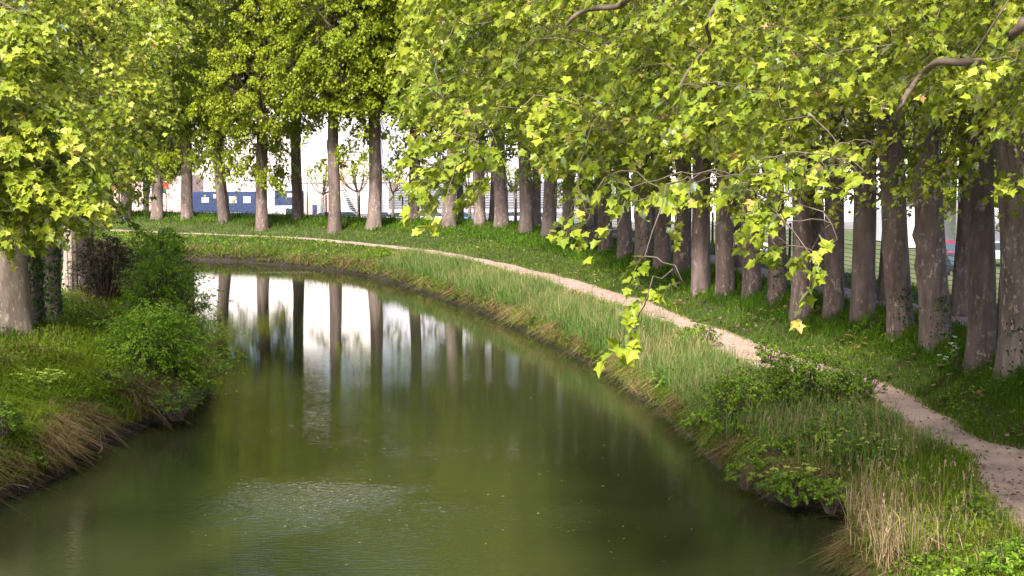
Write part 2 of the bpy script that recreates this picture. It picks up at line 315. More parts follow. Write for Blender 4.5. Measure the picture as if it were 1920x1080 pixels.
# ------------------------------------------------------------------ surface sampling and height lookup
def height(G, x, y):                       # nearest-cell height
    d = (G[:, :, 0]-x)**2+(G[:, :, 1]-y)**2; k = np.argsort(d.ravel())[:4]; w_ = 1/(d.ravel()[k]+1e-3)
    return float((G[:, :, 2].ravel()[k]*w_).sum()/w_.sum())
def sample(G, r0, r1, n, rng, near=16., pw=2., vis=True):
    g = G[r0:r1+1]; a = np.linalg.norm(g[1:, :-1]-g[:-1, :-1], axis=2)*np.linalg.norm(g[:-1, 1:]-g[:-1, :-1], axis=2)
    c = (g[1:, :-1]+g[:-1, 1:])/2; dist = np.hypot(c[..., 0], c[..., 1]); wgt = a/np.maximum(dist, near)**pw
    if vis: wgt = wgt*((np.abs(c[..., 0]) < c[..., 1]*.36+2.5) & (c[..., 1] > 20))
    p = (wgt/wgt.sum()).ravel(); k = rng.choice(len(p), n, p=p); i, j = np.unravel_index(k, wgt.shape); u, v = rng.random(n), rng.random(n)
    P = (g[i, j]*((1-u)*(1-v))[:, None]+g[i+1, j]*(u*(1-v))[:, None]+g[i, j+1]*((1-u)*v)[:, None]+g[i+1, j+1]*(u*v)[:, None])
    return P, (i+u)/(r1-r0)
def blades(P, h, w_, lean, rng, c0, c1, dirv=None, twist=1.0):    # curved grass blades with a colour each, darker root to tip tone
    n = len(P); a = rng.uniform(0, 2*math.pi, n); side = np.stack([np.cos(a), np.sin(a), 0*a], 1)
    b = a+math.pi/2*np.where(rng.random(n) < .5, 1, -1)+rng.normal(0, .5, n); ld = np.stack([np.cos(b), np.sin(b), 0*b], 1)
    if dirv is not None: ld = ld*.5+dirv; ld[:, 2] = 0; ld /= np.linalg.norm(ld, axis=1)[:, None]+1e-9
    up = np.array([0, 0, 1.]); h = h[:, None]; w_ = w_[:, None]; le = lean[:, None]
    m = P+up*h*.55+ld*h*le*.3; droop = np.clip(1-le*.55, -.4, 1)
    t = P+up*h*droop+ld*h*le
    V = np.stack([P-side*w_*.5, P+side*w_*.5, m+side*w_*.42, m-side*w_*.42, t+side*w_*.06, t-side*w_*.06], 1)
    i = np.arange(n)[:, None]*6; Fq = np.concatenate([i+np.array([0, 1, 2, 3]), i+np.array([3, 2, 4, 5])])
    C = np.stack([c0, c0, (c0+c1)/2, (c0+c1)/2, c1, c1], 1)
    return V.reshape(-1, 3), Fq, C.reshape(-1, 3)
def blade_obj(name, parts, mat):
    b = 0; Vs, Fs, Cs = [], [], []
    for V, f, c in parts: Vs.append(V); Fs.append(f+b); Cs.append(c); b += len(V)
    return link(name, fast(name, np.concatenate(Vs), np.concatenate(Fs), colr=np.concatenate(Cs)), mat)
GREEN = np.array([[.055, .115, .012], [.10, .18, .016], [.17, .24, .02], [.25, .285, .03]]); STRAW = np.array([[.30, .21, .10], [.42, .32, .17], [.24, .15, .08]])
LUSH = np.array([[.05, .125, .014], [.085, .175, .018], [.14, .23, .02]])
def pick(pal, n, rng, k=None):
    t = rng.random(n)*(len(pal)-1) if k is None else np.clip(k, 0, .999)*(len(pal)-1); i = t.astype(int); f = (t-i)[:, None]
    return (pal[i]*(1-f)+pal[i+1]*f)*rng.uniform(.8, 1.2, (n, 1))
def grass(G, NN, r0, r1, n, rng, hr, pal, lean=(.2, .8), dry=0., width=1., name=None, pw=1.9, dirsign=0, mask=0):
    P, v = sample(G, r0, r1, n, rng, pw=pw)
    if mask: P = P[(nz(P[:, 0]+mask*13, P[:, 1], 1.5)+.5*nz(P[:, 0], P[:, 1]+mask*7, 4.)+rng.normal(0, .25, n)) > 0]; n = len(P)
    d = np.hypot(P[:, 0], P[:, 1])
    pat = nz(P[:, 0], P[:, 1], .8)*.5+.5; h = rng.uniform(*hr, n)*(.55+.5*pat+.5*np.abs(nz(P[:, 0], P[:, 1], 3.2)))
    wd = (.006+.00028*d)*width*rng.uniform(.7, 1.3, n); k = np.clip(pat*.7+rng.normal(0, .18, n), 0, .99)
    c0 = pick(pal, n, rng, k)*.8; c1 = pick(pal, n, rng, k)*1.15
    dm = rng.random(n) < dry*np.clip(nz(P[:, 0]+40, P[:, 1], .6)+.8, 0, 2)
    c0[dm] = pick(STRAW, dm.sum(), rng); c1[dm] = pick(STRAW, dm.sum(), rng)
    dv = None
    if dirsign: h = h*(1+d/110)
    if dirsign:                            # overhanging: lean towards the water
        jj = np.argmin((P[:, None, 0]-G[2, ::6, 0][None])**2+(P[:, None, 1]-G[2, ::6, 1][None])**2, axis=1)*6
        dv = np.c_[-NN[jj]*rng.uniform(-.2, .9, (n, 1)), np.zeros(n)]
    return blades(P-np.array([0, 0, .02]), h, wd, rng.uniform(*lean, n), rng, c0, c1, dv)
rg = np.random.default_rng(11)
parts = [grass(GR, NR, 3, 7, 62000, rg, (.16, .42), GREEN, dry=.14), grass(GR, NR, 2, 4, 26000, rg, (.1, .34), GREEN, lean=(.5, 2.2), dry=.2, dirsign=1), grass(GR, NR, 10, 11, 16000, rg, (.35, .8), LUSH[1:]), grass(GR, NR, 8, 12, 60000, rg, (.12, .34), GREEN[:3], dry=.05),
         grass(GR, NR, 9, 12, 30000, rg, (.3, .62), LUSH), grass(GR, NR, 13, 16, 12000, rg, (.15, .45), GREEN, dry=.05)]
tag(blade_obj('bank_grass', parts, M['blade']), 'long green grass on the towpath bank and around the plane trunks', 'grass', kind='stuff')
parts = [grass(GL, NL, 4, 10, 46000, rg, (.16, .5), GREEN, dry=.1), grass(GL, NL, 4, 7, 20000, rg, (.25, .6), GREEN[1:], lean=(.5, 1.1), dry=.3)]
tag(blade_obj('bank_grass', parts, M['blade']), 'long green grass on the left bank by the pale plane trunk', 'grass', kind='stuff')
def drygr(G, NN, n, hr):
    P = grass(G, NN, 2, 4, n, rg, hr, np.array([[.10, .06, .035], [.22, .14, .085], [.30, .21, .13], [.42, .31, .19]]), lean=(.2, 2.3), width=.9, dirsign=1, mask=2)
    return P
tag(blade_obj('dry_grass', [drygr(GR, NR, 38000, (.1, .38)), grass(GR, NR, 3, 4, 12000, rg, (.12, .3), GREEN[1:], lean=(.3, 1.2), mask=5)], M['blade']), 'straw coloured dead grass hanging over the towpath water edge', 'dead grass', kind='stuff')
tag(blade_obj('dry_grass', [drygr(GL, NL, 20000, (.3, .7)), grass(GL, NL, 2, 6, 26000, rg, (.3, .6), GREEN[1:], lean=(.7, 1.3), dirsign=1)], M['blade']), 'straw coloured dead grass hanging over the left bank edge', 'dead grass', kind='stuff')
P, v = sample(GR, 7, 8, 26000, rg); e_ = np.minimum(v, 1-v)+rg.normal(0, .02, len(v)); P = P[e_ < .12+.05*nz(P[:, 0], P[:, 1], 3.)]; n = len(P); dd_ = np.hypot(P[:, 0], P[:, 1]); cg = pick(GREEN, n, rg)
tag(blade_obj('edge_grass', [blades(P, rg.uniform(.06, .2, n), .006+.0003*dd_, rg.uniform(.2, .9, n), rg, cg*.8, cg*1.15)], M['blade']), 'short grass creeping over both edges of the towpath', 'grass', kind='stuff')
# leaf litter and little stones on the towpath
P, v = sample(GR, 7, 8, 5000, rg); edge = (v < .22) | (v > .78) | (rg.random(len(P)) < .25); P = P[edge]; n = len(P); P[:, 2] += .045
s = rg.uniform(.012, .04, n)[:, None]; a = rg.uniform(0, 6.28, n); u_ = np.stack([np.cos(a), np.sin(a), rg.normal(0, .25, n)], 1)*s; v_ = np.stack([-np.sin(a), np.cos(a), rg.normal(0, .25, n)], 1)*s*.7
V = np.stack([P-u_-v_, P+u_-v_, P+u_+v_, P-u_+v_], 1).reshape(-1, 3)
cl = np.repeat(np.where(rg.random((n, 1)) < .5, np.array([[.16, .09, .05]]), np.array([[.34, .22, .13]]))*rg.uniform(.6, 1.3, (n, 1)), 4, 0)
tag(link('leaf_litter', fast('leaf_litter', V, np.arange(4*n).reshape(-1, 4), colr=cl), M['blade']), 'brown leaf litter scattered along the towpath', 'leaf litter', kind='stuff')
P, v = sample(GR, 8, 12, 4500, rg); P = P[nz(P[:, 0], P[:, 1], 1.7)+rg.normal(0, .2, len(P)) > .28]; n = len(P); P[:, 2] += rg.uniform(.08, .28, n)
s = rg.uniform(.04, .09, n)[:, None]; a = rg.uniform(0, 6.28, n); u_ = np.stack([np.cos(a), np.sin(a), rg.normal(0, .25, n)], 1)*s; v_ = np.stack([-np.sin(a), np.cos(a), rg.normal(0, .25, n)], 1)*s*.7
V = np.stack([P-u_-v_, P+u_-v_, P+u_+v_, P-u_+v_], 1).reshape(-1, 3)
tag(link('leaf_litter', fast('leaf_litter', V, np.arange(4*n).reshape(-1, 4), colr=np.repeat(pick(np.array([[.10, .06, .035], [.24, .15, .09], [.34, .23, .14]]), n, rg), 4, 0)), M['blade']), 'brown fallen leaves lying in the grass below the trunks', 'leaf litter', kind='stuff')
# specks floating on the water
n = 170; c_ = np.array([px(rg.uniform(350, 1300), rg.uniform(560, 1060), 0) for _ in range(n)]); st = np.array([px(x, y+rg.normal(0, .8), 0) for x, y in zip(rg.uniform(372, 590, 500), 511+rg.normal(0, .8, 500))]); c_ = np.concatenate([c_, st]); n = len(c_); dw = np.hypot(c_[:, 0], c_[:, 1])
c_[:, 2] = .006; s = (rg.uniform(.006, .016, n)*(1+dw/60))[:, None]; a = rg.uniform(0, 6.28, n); u_ = np.stack([np.cos(a), np.sin(a), 0*a], 1)*s; v_ = np.stack([-np.sin(a), np.cos(a), 0*a], 1)*s*.7
V = np.stack([c_-u_-v_, c_+u_-v_, c_+u_+v_, c_-u_+v_], 1).reshape(-1, 3)
tag(link('floating_specks', fast('floating_specks', V, np.arange(4*n).reshape(-1, 4), colr=np.repeat(pick(np.array([[.2, .2, .08], [.5, .5, .38]]), n, rg), 4, 0)), M['blade']), 'pale specks and pollen floating on the canal', 'floating debris', kind='stuff')
# ------------------------------------------------------------------ reeds
def reeds(poly_s, n, hr, rng, off=(0.4, 2.6), plume=.03, green=.6, wide=1.):
    """stand of reeds: indices along the right bank"""
    j = rng.uniform(poly_s[0], poly_s[1], n); ji = j.astype(int); o = rng.uniform(*off, n)
    o = np.minimum(o, o1[ji]-.25)
    xy = WRd[ji, :2]*(1-(j-ji))[:, None]+WRd[np.minimum(ji+1, len(WRd)-1), :2]*(j-ji)[:, None]+NR[ji]*o[:, None]
    z = np.interp(o, [0, .25, .7, 2, 4], [.2, .45, .7, .95, 1.15]); P = np.c_[xy, z]
    pat = nz(xy[:, 0], xy[:, 1], .9)*.5+.5; h = rng.uniform(*hr, n)*(.6+.5*pat); d = np.hypot(P[:, 0], P[:, 1])
    isg = rng.random(n) < green*(.6+.8*pat)
    c0 = np.where(isg[:, None], pick(np.array([[.07, .15, .03], [.11, .20, .05], [.17, .26, .07]]), n, rng), pick(STRAW, n, rng)*.9)
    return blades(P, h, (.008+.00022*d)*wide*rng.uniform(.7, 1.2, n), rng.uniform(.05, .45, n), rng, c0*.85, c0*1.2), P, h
def sidx(x, y):                            # bank index at a photo point on the waterline
    p = px(x, y)[:2]; return int(np.argmin(((WRd[:, :2]-p)**2).sum(1)))
def plume_mesh(P, h, rng, n):
    k = rng.choice(len(P), n, replace=False); base = P[k]+np.c_[rng.normal(0, .05, (n, 2)), h[k]*.95]; out = []
    m = 14; t = rng.random((n, m)); ln = rng.uniform(.14, .26, n)[:, None]; a = rng.uniform(0, 6.28, (n, m))
    Q = base[:, None]+np.stack([np.cos(a)*.02*(1-t), np.sin(a)*.02*(1-t), t*ln], -1)
    Q = Q.reshape(-1, 3); c = pick(np.array([[.34, .22, .16], [.5, .38, .28]]), len(Q), rng)
    stem = blades(P[k], h[k]*1.0, np.full(n, .012), np.full(n, .05), rng, c[:n]*.8, c[:n])
    return [stem, blades(Q, np.full(len(Q), .06), np.full(len(Q), .014), rng.uniform(.3, .9, len(Q)), rng, c, c*1.1)]
def reed_stand(name, segs, label):
    L = []
    for (a, b), n, hr, off, green, npl in segs:
        bl, P, h = reeds((min(a, b), max(a, b)), n, hr, rg, off, green=green); L.append(bl)
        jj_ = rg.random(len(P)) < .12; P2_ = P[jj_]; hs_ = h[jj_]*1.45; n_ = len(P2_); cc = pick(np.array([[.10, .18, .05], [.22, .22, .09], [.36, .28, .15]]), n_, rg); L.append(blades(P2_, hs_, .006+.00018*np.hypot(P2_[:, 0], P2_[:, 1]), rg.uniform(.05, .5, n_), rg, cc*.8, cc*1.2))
        if npl: L += plume_mesh(P, h, rg, npl)
    return tag(blade_obj(name, L, M['reed']), label, 'reeds', kind='stuff')
iA, iB, iC, iD, iE = sidx(700, 518), sidx(860, 570), sidx(1120, 690), sidx(1340, 868), sidx(1560, 955)
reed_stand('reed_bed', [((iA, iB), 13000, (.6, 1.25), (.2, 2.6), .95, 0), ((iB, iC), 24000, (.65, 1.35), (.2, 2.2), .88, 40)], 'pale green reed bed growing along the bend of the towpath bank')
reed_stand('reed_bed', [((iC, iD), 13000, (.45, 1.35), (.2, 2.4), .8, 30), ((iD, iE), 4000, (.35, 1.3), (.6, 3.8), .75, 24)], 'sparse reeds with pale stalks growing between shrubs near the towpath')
# reeds in the bottom right corner, rooted on the near bank
n = 2600; Pn = np.c_[rg.uniform(6.3, 9.1, n), 25+5.2*rg.random(n)**1.4]; Pn = Pn[(Pn[:, 0]-6.3 > (Pn[:, 1]-28)*.30)]
n = len(Pn); hz = np.array([height(GRf, *p) for p in Pn[::20]]).repeat(20)[:n]; Pn = np.c_[Pn, np.maximum(hz, .2)-.05]
isg = rg.random(n) < np.clip((Pn[:, 0]-6.2)*.45, .25, .9); c0 = np.where(isg[:, None], pick(GREEN[1:], n, rg), pick(STRAW, n, rg)*np.array([1.05, 1.05, 1.25])*rg.uniform(.6, 1.4, (n, 1))); hh = rg.uniform(.3, 1.0, n)*np.clip(1.35-.25*(Pn[:, 0]-6.3), .4, 1)
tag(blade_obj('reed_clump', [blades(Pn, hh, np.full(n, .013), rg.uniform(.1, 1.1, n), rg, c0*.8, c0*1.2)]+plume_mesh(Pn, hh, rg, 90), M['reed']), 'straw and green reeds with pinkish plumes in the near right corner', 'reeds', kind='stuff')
# ------------------------------------------------------------------ leaves and crowns
def _sym(h): return h
LN = np.array([(0, 0), (.18, -.06), (.46, .04), (.33, .21), (.58, .50), (.28, .57), (0, 1.0)])     # half a plane leaf: three of its five lobes
LF = np.array([(0, 0), (.40, .03), (.27, .22), (.50, .52), (.2, .52), (0, 1), (-.2, .52), (-.50, .52), (-.27, .22), (-.40, .03)])
LO = np.array([(0, 0), (.28, .3), (.22, .7), (0, 1), (-.22, .7), (-.28, .3)])                       # small oval leaf
def leaves(P, Nn, D, size, tint, kind, rng):
    Nn = Nn/(np.linalg.norm(Nn, axis=1)[:, None]+1e-9); D = D-(D*Nn).sum(1)[:, None]*Nn; D /= np.linalg.norm(D, axis=1)[:, None]+1e-9
    S = np.cross(D, Nn); s = size[:, None, None]; n = len(P)
    if kind == 'near':
        fold = rng.uniform(.05, .4, n)[:, None]; bend = rng.uniform(.05, .35, n)[:, None]
        def half(sg):
            X, Y = LN[:, 0]*sg, LN[:, 1]
            return P[:, None]+s*(S[:, None]*X[None, :, None]+D[:, None]*(Y-.1)[None, :, None]+Nn[:, None]*((fold*np.abs(X)[None]*.6-bend*(Y**2)[None]))[..., None])
        A = half(1); B = half(-1)[:, 1:-1][:, ::-1]       # 7 + 5 verts
        V = np.concatenate([A, B], 1); i = np.arange(n)[:, None]*12
        Fq = np.concatenate([i+np.array([0, 1, 2, 3, 4, 5, 6]), i+np.array([0, 6, 7, 8, 9, 10, 11])]); k = 12
    else:
        T = LF if kind == 'far' else LO; X, Y = T[:, 0], T[:, 1]; bend = rng.uniform(0, .3, n)[:, None]
        V = P[:, None]+s*(S[:, None]*X[None, :, None]+D[:, None]*Y[None, :, None]+Nn[:, None]*(-bend*(Y**2)[None]+.12*np.abs(X)[None])[..., None])
        k = len(T); Fq = np.arange(n*k).reshape(n, k)
    return V.reshape(-1, 3), Fq, np.repeat(tint, k)
def leaf_mesh(name, args, kind, rng):
    V, f, t = leaves(*args, kind, rng); return fast(name, V, f, attrs={'tint': t})
UPV = np.array([0, 0, 1.])
def spray_leaves(C, O, L, nl, size, rng, droop=.35, keep=None):
    """flat drooping sprays: centre C, outward dir O, length L"""
    S = len(C); O = O/np.linalg.norm(O, axis=1)[:, None]; side = np.cross(O, UPV); side /= np.linalg.norm(side, axis=1)[:, None]+1e-9
    t = rng.beta(1.5, 1.1, (S, nl)); lat = rng.normal(0, .24, (S, nl))*(.35+t*.65); Lb = L[:, None]
    P = C[:, None]+O[:, None]*(t*Lb)[..., None]+side[:, None]*(lat*Lb)[..., None]+UPV*((-droop*t**2-.5*np.abs(lat))*Lb+rng.normal(0, .07, (S, nl))*Lb)[..., None]
    nn = UPV*.75+O[:, None]*.42+side[:, None]*(np.sign(lat)*.25)[..., None]+rng.normal(0, .48, (S, nl, 3))
    dd = O[:, None]*.55+side[:, None]*(np.sign(lat)*rng.uniform(0, 1, (S, nl)))[..., None]-UPV*.55+rng.normal(0, .35, (S, nl, 3))
    st = rng.normal(0, .10, (S, 1)); tint = np.clip(.40+st+.22*(t-.5)+rng.normal(0, .13, (S, nl)), 0, .93); tint[rng.random((S, nl)) < .006] = 1.0
    sz = size*rng.uniform(.55, 1.2, (S, nl))
    if keep is not None:
        m = rng.random((S, nl)) < keep[:, None]; return P[m], nn[m], dd[m], sz[m], tint[m]
    return P.reshape(-1, 3), nn.reshape(-1, 3), dd.reshape(-1, 3), sz.ravel(), tint.ravel()
def twig_paths(C, O, L, nodes, rng, r=.010, n=3, droop=.35):
    out = []
    for c, o, l in zip(C, O, L):
        k = np.argmin(((nodes-c)**2).sum(1)); a = nodes[k]; mid = (a+c)/2+np.array([0, 0, .15*np.linalg.norm(c-a)])+rng.normal(0, .08, 3)
        P = bez(a, mid, c, 4); t = np.array([.35, .7, 1.])[:, None]; Q = c+o*t*l*.95-UPV*droop*(t**2)*l
        P = np.r_[P, Q]; dist = np.linalg.norm(c-a)
        out.append((P, np.r_[np.linspace(r*(1+.9*dist), r, 4), r*.7, r*.5, r*.25], n))
    return out
def twig_tree(C, O, L, nodes, root, rng, r=.005, droop=.45):
    out = []; o_ = np.argsort(((C-root)**2).sum(1)); nd = np.zeros((len(nodes)+len(C)*2, 3)); nd[:len(nodes)] = nodes; k = len(nodes)
    for i in o_:
        c = C[i]; q = nd[:k]-c; dd = (q**2).sum(1)+1.5*np.maximum(-q[:, 2], 0)**2; a = nd[np.argmin(dd)]; dist = np.linalg.norm(c-a)
        mid = (a+c)/2+np.array([0, 0, .22*dist])+rng.normal(0, .10, 3)*dist; P = bez(a, mid, c, 5)
        P[1:4] += rng.normal(0, .035, (3, 3))*min(dist, 2); t = np.array([.35, .7, 1.])[:, None]; Q = c+O[i]*t*L[i]*.95-UPV*droop*(t**2)*L[i]
        out.append((np.r_[P, Q], np.r_[np.linspace(r*(1+1.1*min(dist, 4)), r, 5), r*.7, r*.5, r*.25], 4)); nd[k] = c; nd[k+1] = P[3]; k += 2
    return out
def env(z, z0, z1, Rm):
    t = np.clip((z-z0)/(z1-z0), 0, 1); return Rm*np.interp(t, [0, .12, .35, .6, .85, 1], [.55, .88, 1, .88, .55, .15])
def limbs(rng, z0, z1, Rm, n, top):
    P = []
    for i in range(n):
        zs = z0-1+(z1*.72-z0+1)*(i/n)**1.1+rng.uniform(-.3, .3); a = i*2.399+rng.uniform(-.4, .4); ze = min(zs+rng.uniform(1.0, 4.0), z1-1)
        r = env(ze, z0, z1, Rm)*rng.uniform(.7, .92); e = np.array([math.cos(a)*r, math.sin(a)*r, ze]); s_ = np.array([0, 0, zs])
        m = (s_+e)/2+np.array([rng.normal(0, .5), rng.normal(0, .5), rng.uniform(.2, 1.2)])
        P.append((bez(s_, m, e, 9), np.linspace(.17*(1-.5*i/n)+.02, .03, 9), 6))
    P.append((np.array([[0, 0, z] for z in np.linspace(z0, top, 8)])+rng.normal(0, .12, (8, 3))*np.linspace(0, 1, 8)[:, None], np.linspace(.30, .05, 8), 7))
    return P
def crown_sprays(rng, z0, z1, Rm, S, low=.03):
    z = z0+(z1-z0)*rng.random(S)**1.15; nlow = int(S*low); z[:nlow] = rng.uniform(z0-3.6, z0+.5, nlow)
    a = rng.uniform(0, 2*math.pi, S); q = rng.uniform(.35, 1, S)**.6; r = env(np.maximum(z, z0), z0, z1, Rm)*q*(1+.16*np.sin(3*a+z*.7)); r[:nlow] *= rng.uniform(.3, .95, nlow)
    C = np.stack([np.cos(a)*r, np.sin(a)*r, z], 1); b = a+rng.normal(0, .5, S); O = np.stack([np.cos(b), np.sin(b), rng.uniform(-.35, .25, S)], 1); O[:nlow, 2] -= .35
    O /= np.linalg.norm(O, axis=1)[:, None]; return C, O, rng.uniform(.9, 1.7, S)
def make_crown(seed, kind, z0=5.6, z1=24., Rm=4.8, S=560, nl=34, size=.25, extra=None, extra_limbs=None, low=.03):
    rng = np.random.default_rng(seed); lp = limbs(rng, z0, z1, Rm, 15, z1*.8); C, O, L = crown_sprays(rng, z0, z1, Rm, S, low)
    nodes = np.concatenate([p[0][2:] for p in lp]); br = lp+twig_paths(C, O, L, nodes, rng)
    A = [spray_leaves(C, O, L, nl, size, rng)]
    if extra is not None and len(extra[0]):
        Ce, Oe, Le, nle, sze, keep = extra; el = list(extra_limbs or [])
        hi = np.where(Ce[:, 2] > np.percentile(Ce[:, 2], 45))[0]; k = rng.choice(hi, 7, replace=False)
        for c in Ce[k]:
            s_ = np.array([0, 0, rng.uniform(z0+1, z0+7)]); m = (s_+c)/2+np.array([0, 0, rng.uniform(.8, 3.)])+rng.normal(0, .4, 3)
            P = bez(s_, m, c, 14)+np.cumsum(rng.normal(0, .09, (14, 3)), 0)*np.sin(np.linspace(0, math.pi, 14))[:, None]; el.append((P, np.linspace(.06, .012, 14), 6))
        nodes = np.concatenate([p[0][3:] for p in el]); br = br+el+twig_tree(Ce, Oe, Le, nodes, np.array([0, 0, z0+2.]), rng)
        A.append(spray_leaves(Ce, Oe, Le, nle, sze, rng, .45, keep))
    args = [np.concatenate([a[i] for a in A]) for i in range(5)]
    return leaf_mesh('crown_leaves', args, kind, rng), tubes_mesh('branches', br)
def trunk_mesh(seed, rad, lean, H=9.5, knobs=(), flare=.14, sides=22):
    rng = np.random.default_rng(seed); k = 34; z = np.r_[-.4, np.linspace(0, H, k-1)]
    t = z/H; cx = lean[0]*t*t*.6+lean[0]*t*.4+.05*np.sin(z*.7+seed); cy = lean[1]*t+.05*np.cos(z*.6+seed*2)
    r = rad*(1-.17*np.clip(t, 0, 1))*(1+flare*np.exp(-np.clip(z, 0, 9)*1.6)); a = np.arange(sides)*2*math.pi/sides; ph = rng.uniform(0, 6.28, 6)
    Rr = r[:, None]*(1+.035*np.sin(2*a[None]+ph[0]+z[:, None]*.35)+.03*np.sin(3*a[None]+ph[1]-z[:, None]*.5)+.018*np.sin(7*a[None]+ph[2]+z[:, None]*1.1)+.10*np.exp(-np.clip(z, 0, 9)[:, None]*1.5)*np.sin(5*a[None]+ph[3]))
    for (kz, ka, ks) in list(knobs)+[(rng.uniform(2, 8), rng.uniform(0, 6.28), rng.uniform(.03, .10)) for _ in range(3)]:
        da = np.angle(np.exp(1j*(a-ka))); Rr = Rr+ks*np.exp(-((z-kz)/.22)**2)[:, None]*np.exp(-(da/.35)**2)[None]
    V = np.stack([cx[:, None]+Rr*np.cos(a), cy[:, None]+Rr*np.sin(a), np.broadcast_to(z[:, None], Rr.shape)], -1).reshape(-1, 3)
    i = np.arange(k-1)[:, None]*sides; j = np.arange(sides)[None]; Fq = np.stack([i+j, i+(j+1) % sides, i+sides+(j+1) % sides, i+sides+j], -1).reshape(-1, 4)
    return fast('trunk', V, Fq, smooth=True), (cx[-1], cy[-1]), (z, cx, cy, r)
def ivy_mesh(info, z0, z1, n, rng, size=.10, full=True):
    z, cx, cy, r = info; zz = z0+(z1-z0)*rng.random(n)**(1 if full else 1.8); a = rng.uniform(0, 6.28, n)
    if not full: a = rng.normal(-.6, .9, n)
    X, Y, RR = (np.interp(zz, z, q) for q in (cx, cy, r)); o = np.stack([np.cos(a), np.sin(a), 0*a], 1)
    P = np.stack([X, Y, zz], 1)+o*(RR*1.03+rng.uniform(0, .10 if full else .05, n))[:, None]
    return leaf_mesh('ivy', (P, o+rng.normal(0, .35, (n, 3)), -UPV+rng.normal(0, .4, (n, 3)), size*rng.uniform(.6, 1.3, n), rng.random(n)), 'near' if size > .12 else 'oval', rng)
FARC = [make_crown(100+i, 'far', S=860, nl=46, size=.23, Rm=4.6+.3*i, z0=7.6+.5*(i % 3)) for i in range(4)]+[make_crown(109, 'far', S=900, nl=46, size=.23, Rm=4.9, z0=7.9, low=.09)]
MIDC = [make_crown(200+i, 'near', S=760, nl=48, size=.165, Rm=4.9, z0=7.6+.4*i) for i in range(3)]
def place_crown(t, cm, rz, top, mat, sc_=1., dz=0., zs=1.):
    for nm, me, mt in (('crown', cm[0], M[mat]), ('branches', cm[1], M['twig'])):
        o = link(nm, me, mt, t); o.rotation_euler = (0, 0, rz); o.location = (top[0]*.8, top[1]*.8, dz); o.scale = (sc_, sc_, sc_*zs)
ORD = ['first','second','third','fourth','fifth','sixth','seventh','eighth','ninth','tenth','eleventh','twelfth','thirteenth','fourteenth','fifteenth','sixteenth','seventeenth','eighteenth','nineteenth','twentieth','twenty-first','twenty-second','twenty-third','twenty-fourth','twenty-fifth','twenty-sixth','twenty-seventh','twenty-eighth','twenty-ninth','thirtieth','thirty-first','thirty-second','thirty-third','thirty-fourth']
def base_at(x, y): return px(x, y, 2.25)
# front row: photo x at base, y at base, width in px, x of the trunk at y=300
ROW = [(1905,700,72,1898),(1836,682,56,1842),(1752,650,60,1735),(1690,630,52,1662),(1620,604,48,1616),(1565,592,42,1556),(1502,586,43,1502),(1456,566,38,1450),
 (1408,553,37,1405),(1360,545,38,1360),(1316,537,38,1311),(1280,513,34,1278),(1242,502,32,1240),(1205,492,36,1201),(1170,481,31,1166),(1136,470,29,1134),(1100,461,31,1098),
 (1066,450,25,1066),(1030,443,29,1032),(987,435,29,983),(939,427,28,936),(899,424,25,898),(842,424,27,850),(777,418,24,777),(702,421,28,703),(627,421,25,626),(557,413,23,556),(490,416,25,492),(420,411,24,408),(352,408,23,350),(296,407,22,294),(236,406,22,238),(176,406,22,176)]
NOTE = {0: 'broad dark trunk with ivy at its foot', 1: 'smooth straight trunk above white flowers', 2: 'knobbly trunk with ivy at its foot', 3: 'trunk leaning left with ivy at its foot', 7: 'slim trunk wrapped in ivy at the foot', 16: 'trunk with dark ivy at its foot', 22: 'trunk leaning to the right', 25: 'straight dark trunk by the pale building', 24: 'reddish flaky trunk', 28: 'trunk leaning left by the blue building'}
# overhanging sprays of the near trees on the right ------------------------------------------------
rgx = np.random.default_rng(77)
lowx = [700, 760, 800, 850, 900, 960, 1010, 1060, 1110, 1160, 1210, 1260, 1330, 1400, 1450, 1500, 1560, 1620, 1700, 1780, 1850, 1920, 2050]
lowy = [150, 215, 255, 300, 300, 320, 330, 360, 380, 370, 310, 345, 325, 340, 375, 340, 285, 255, 215, 270, 235, 270, 300]
extra = []
for i in range(1900):
    x = rgx.uniform(800, 2050); lo = np.interp(x, lowx, lowy)-85; y = lo-(lo+230)*rgx.random()**1.05
    Y = rgx.uniform(19, 35); 
    if Y < 21 and rgx.random() < .5: Y += 8
    extra.append((x, y, Y, .62))
# hanging sprays seen low in the picture: (x, y, depth, count, spread)
for x, y, Y, c, sp in [(805,215,20,14,26),(850,335,17,30,42),(800,370,17,16,20),(880,300,17.5,24,45),(895,380,18,9,20),(820,290,18,14,30),(812,428,16,1,3),(1150,385,17,10,60),(1100,420,19,6,30),(1145,470,17,2,12),(1160,555,14,2,10),(1200,510,14.5,3,12),(1205,585,14,2,8),(1270,560,14,1,4),(1150,665,13.5,2,12),(1185,650,13.5,2,10),(1265,370,16,8,32),(1270,440,16,3,18),(1240,385,18,6,30),
   (1390,380,16,12,45),(1470,350,16.5,14,40),(1430,440,15.5,9,28),(1480,420,16,6,26),(1445,500,15.5,5,16),(1400,440,16,4,22),(1425,480,15.5,3,14),(1545,350,17,7,28),(1590,300,17,8,32),(1510,500,15,2,10),(1535,530,15,3,14),(1510,565,15,1,8),(1555,480,15,2,10),(1600,350,17,4,20),(1680,200,20,9,50),(1850,300,26,8,35),(1745,350,30,7,30),(1840,360,30,6,24),(1905,360,20,5,16),(1905,260,20,6,22),(1780,330,30,7,40)]:
    for _ in range(max(1, round(c*.48))): extra.append((x+12+rgx.normal(0, sp*.6), y-32+rgx.normal(0, sp*.45), Y+rgx.normal(0, .5), .30 if Y < 19 else .45))
E = np.array(extra); EC = np.array([pxd(x, y, Y) for x, y, Y, _ in extra]); EN = np.arange(len(EC)) >= 1900
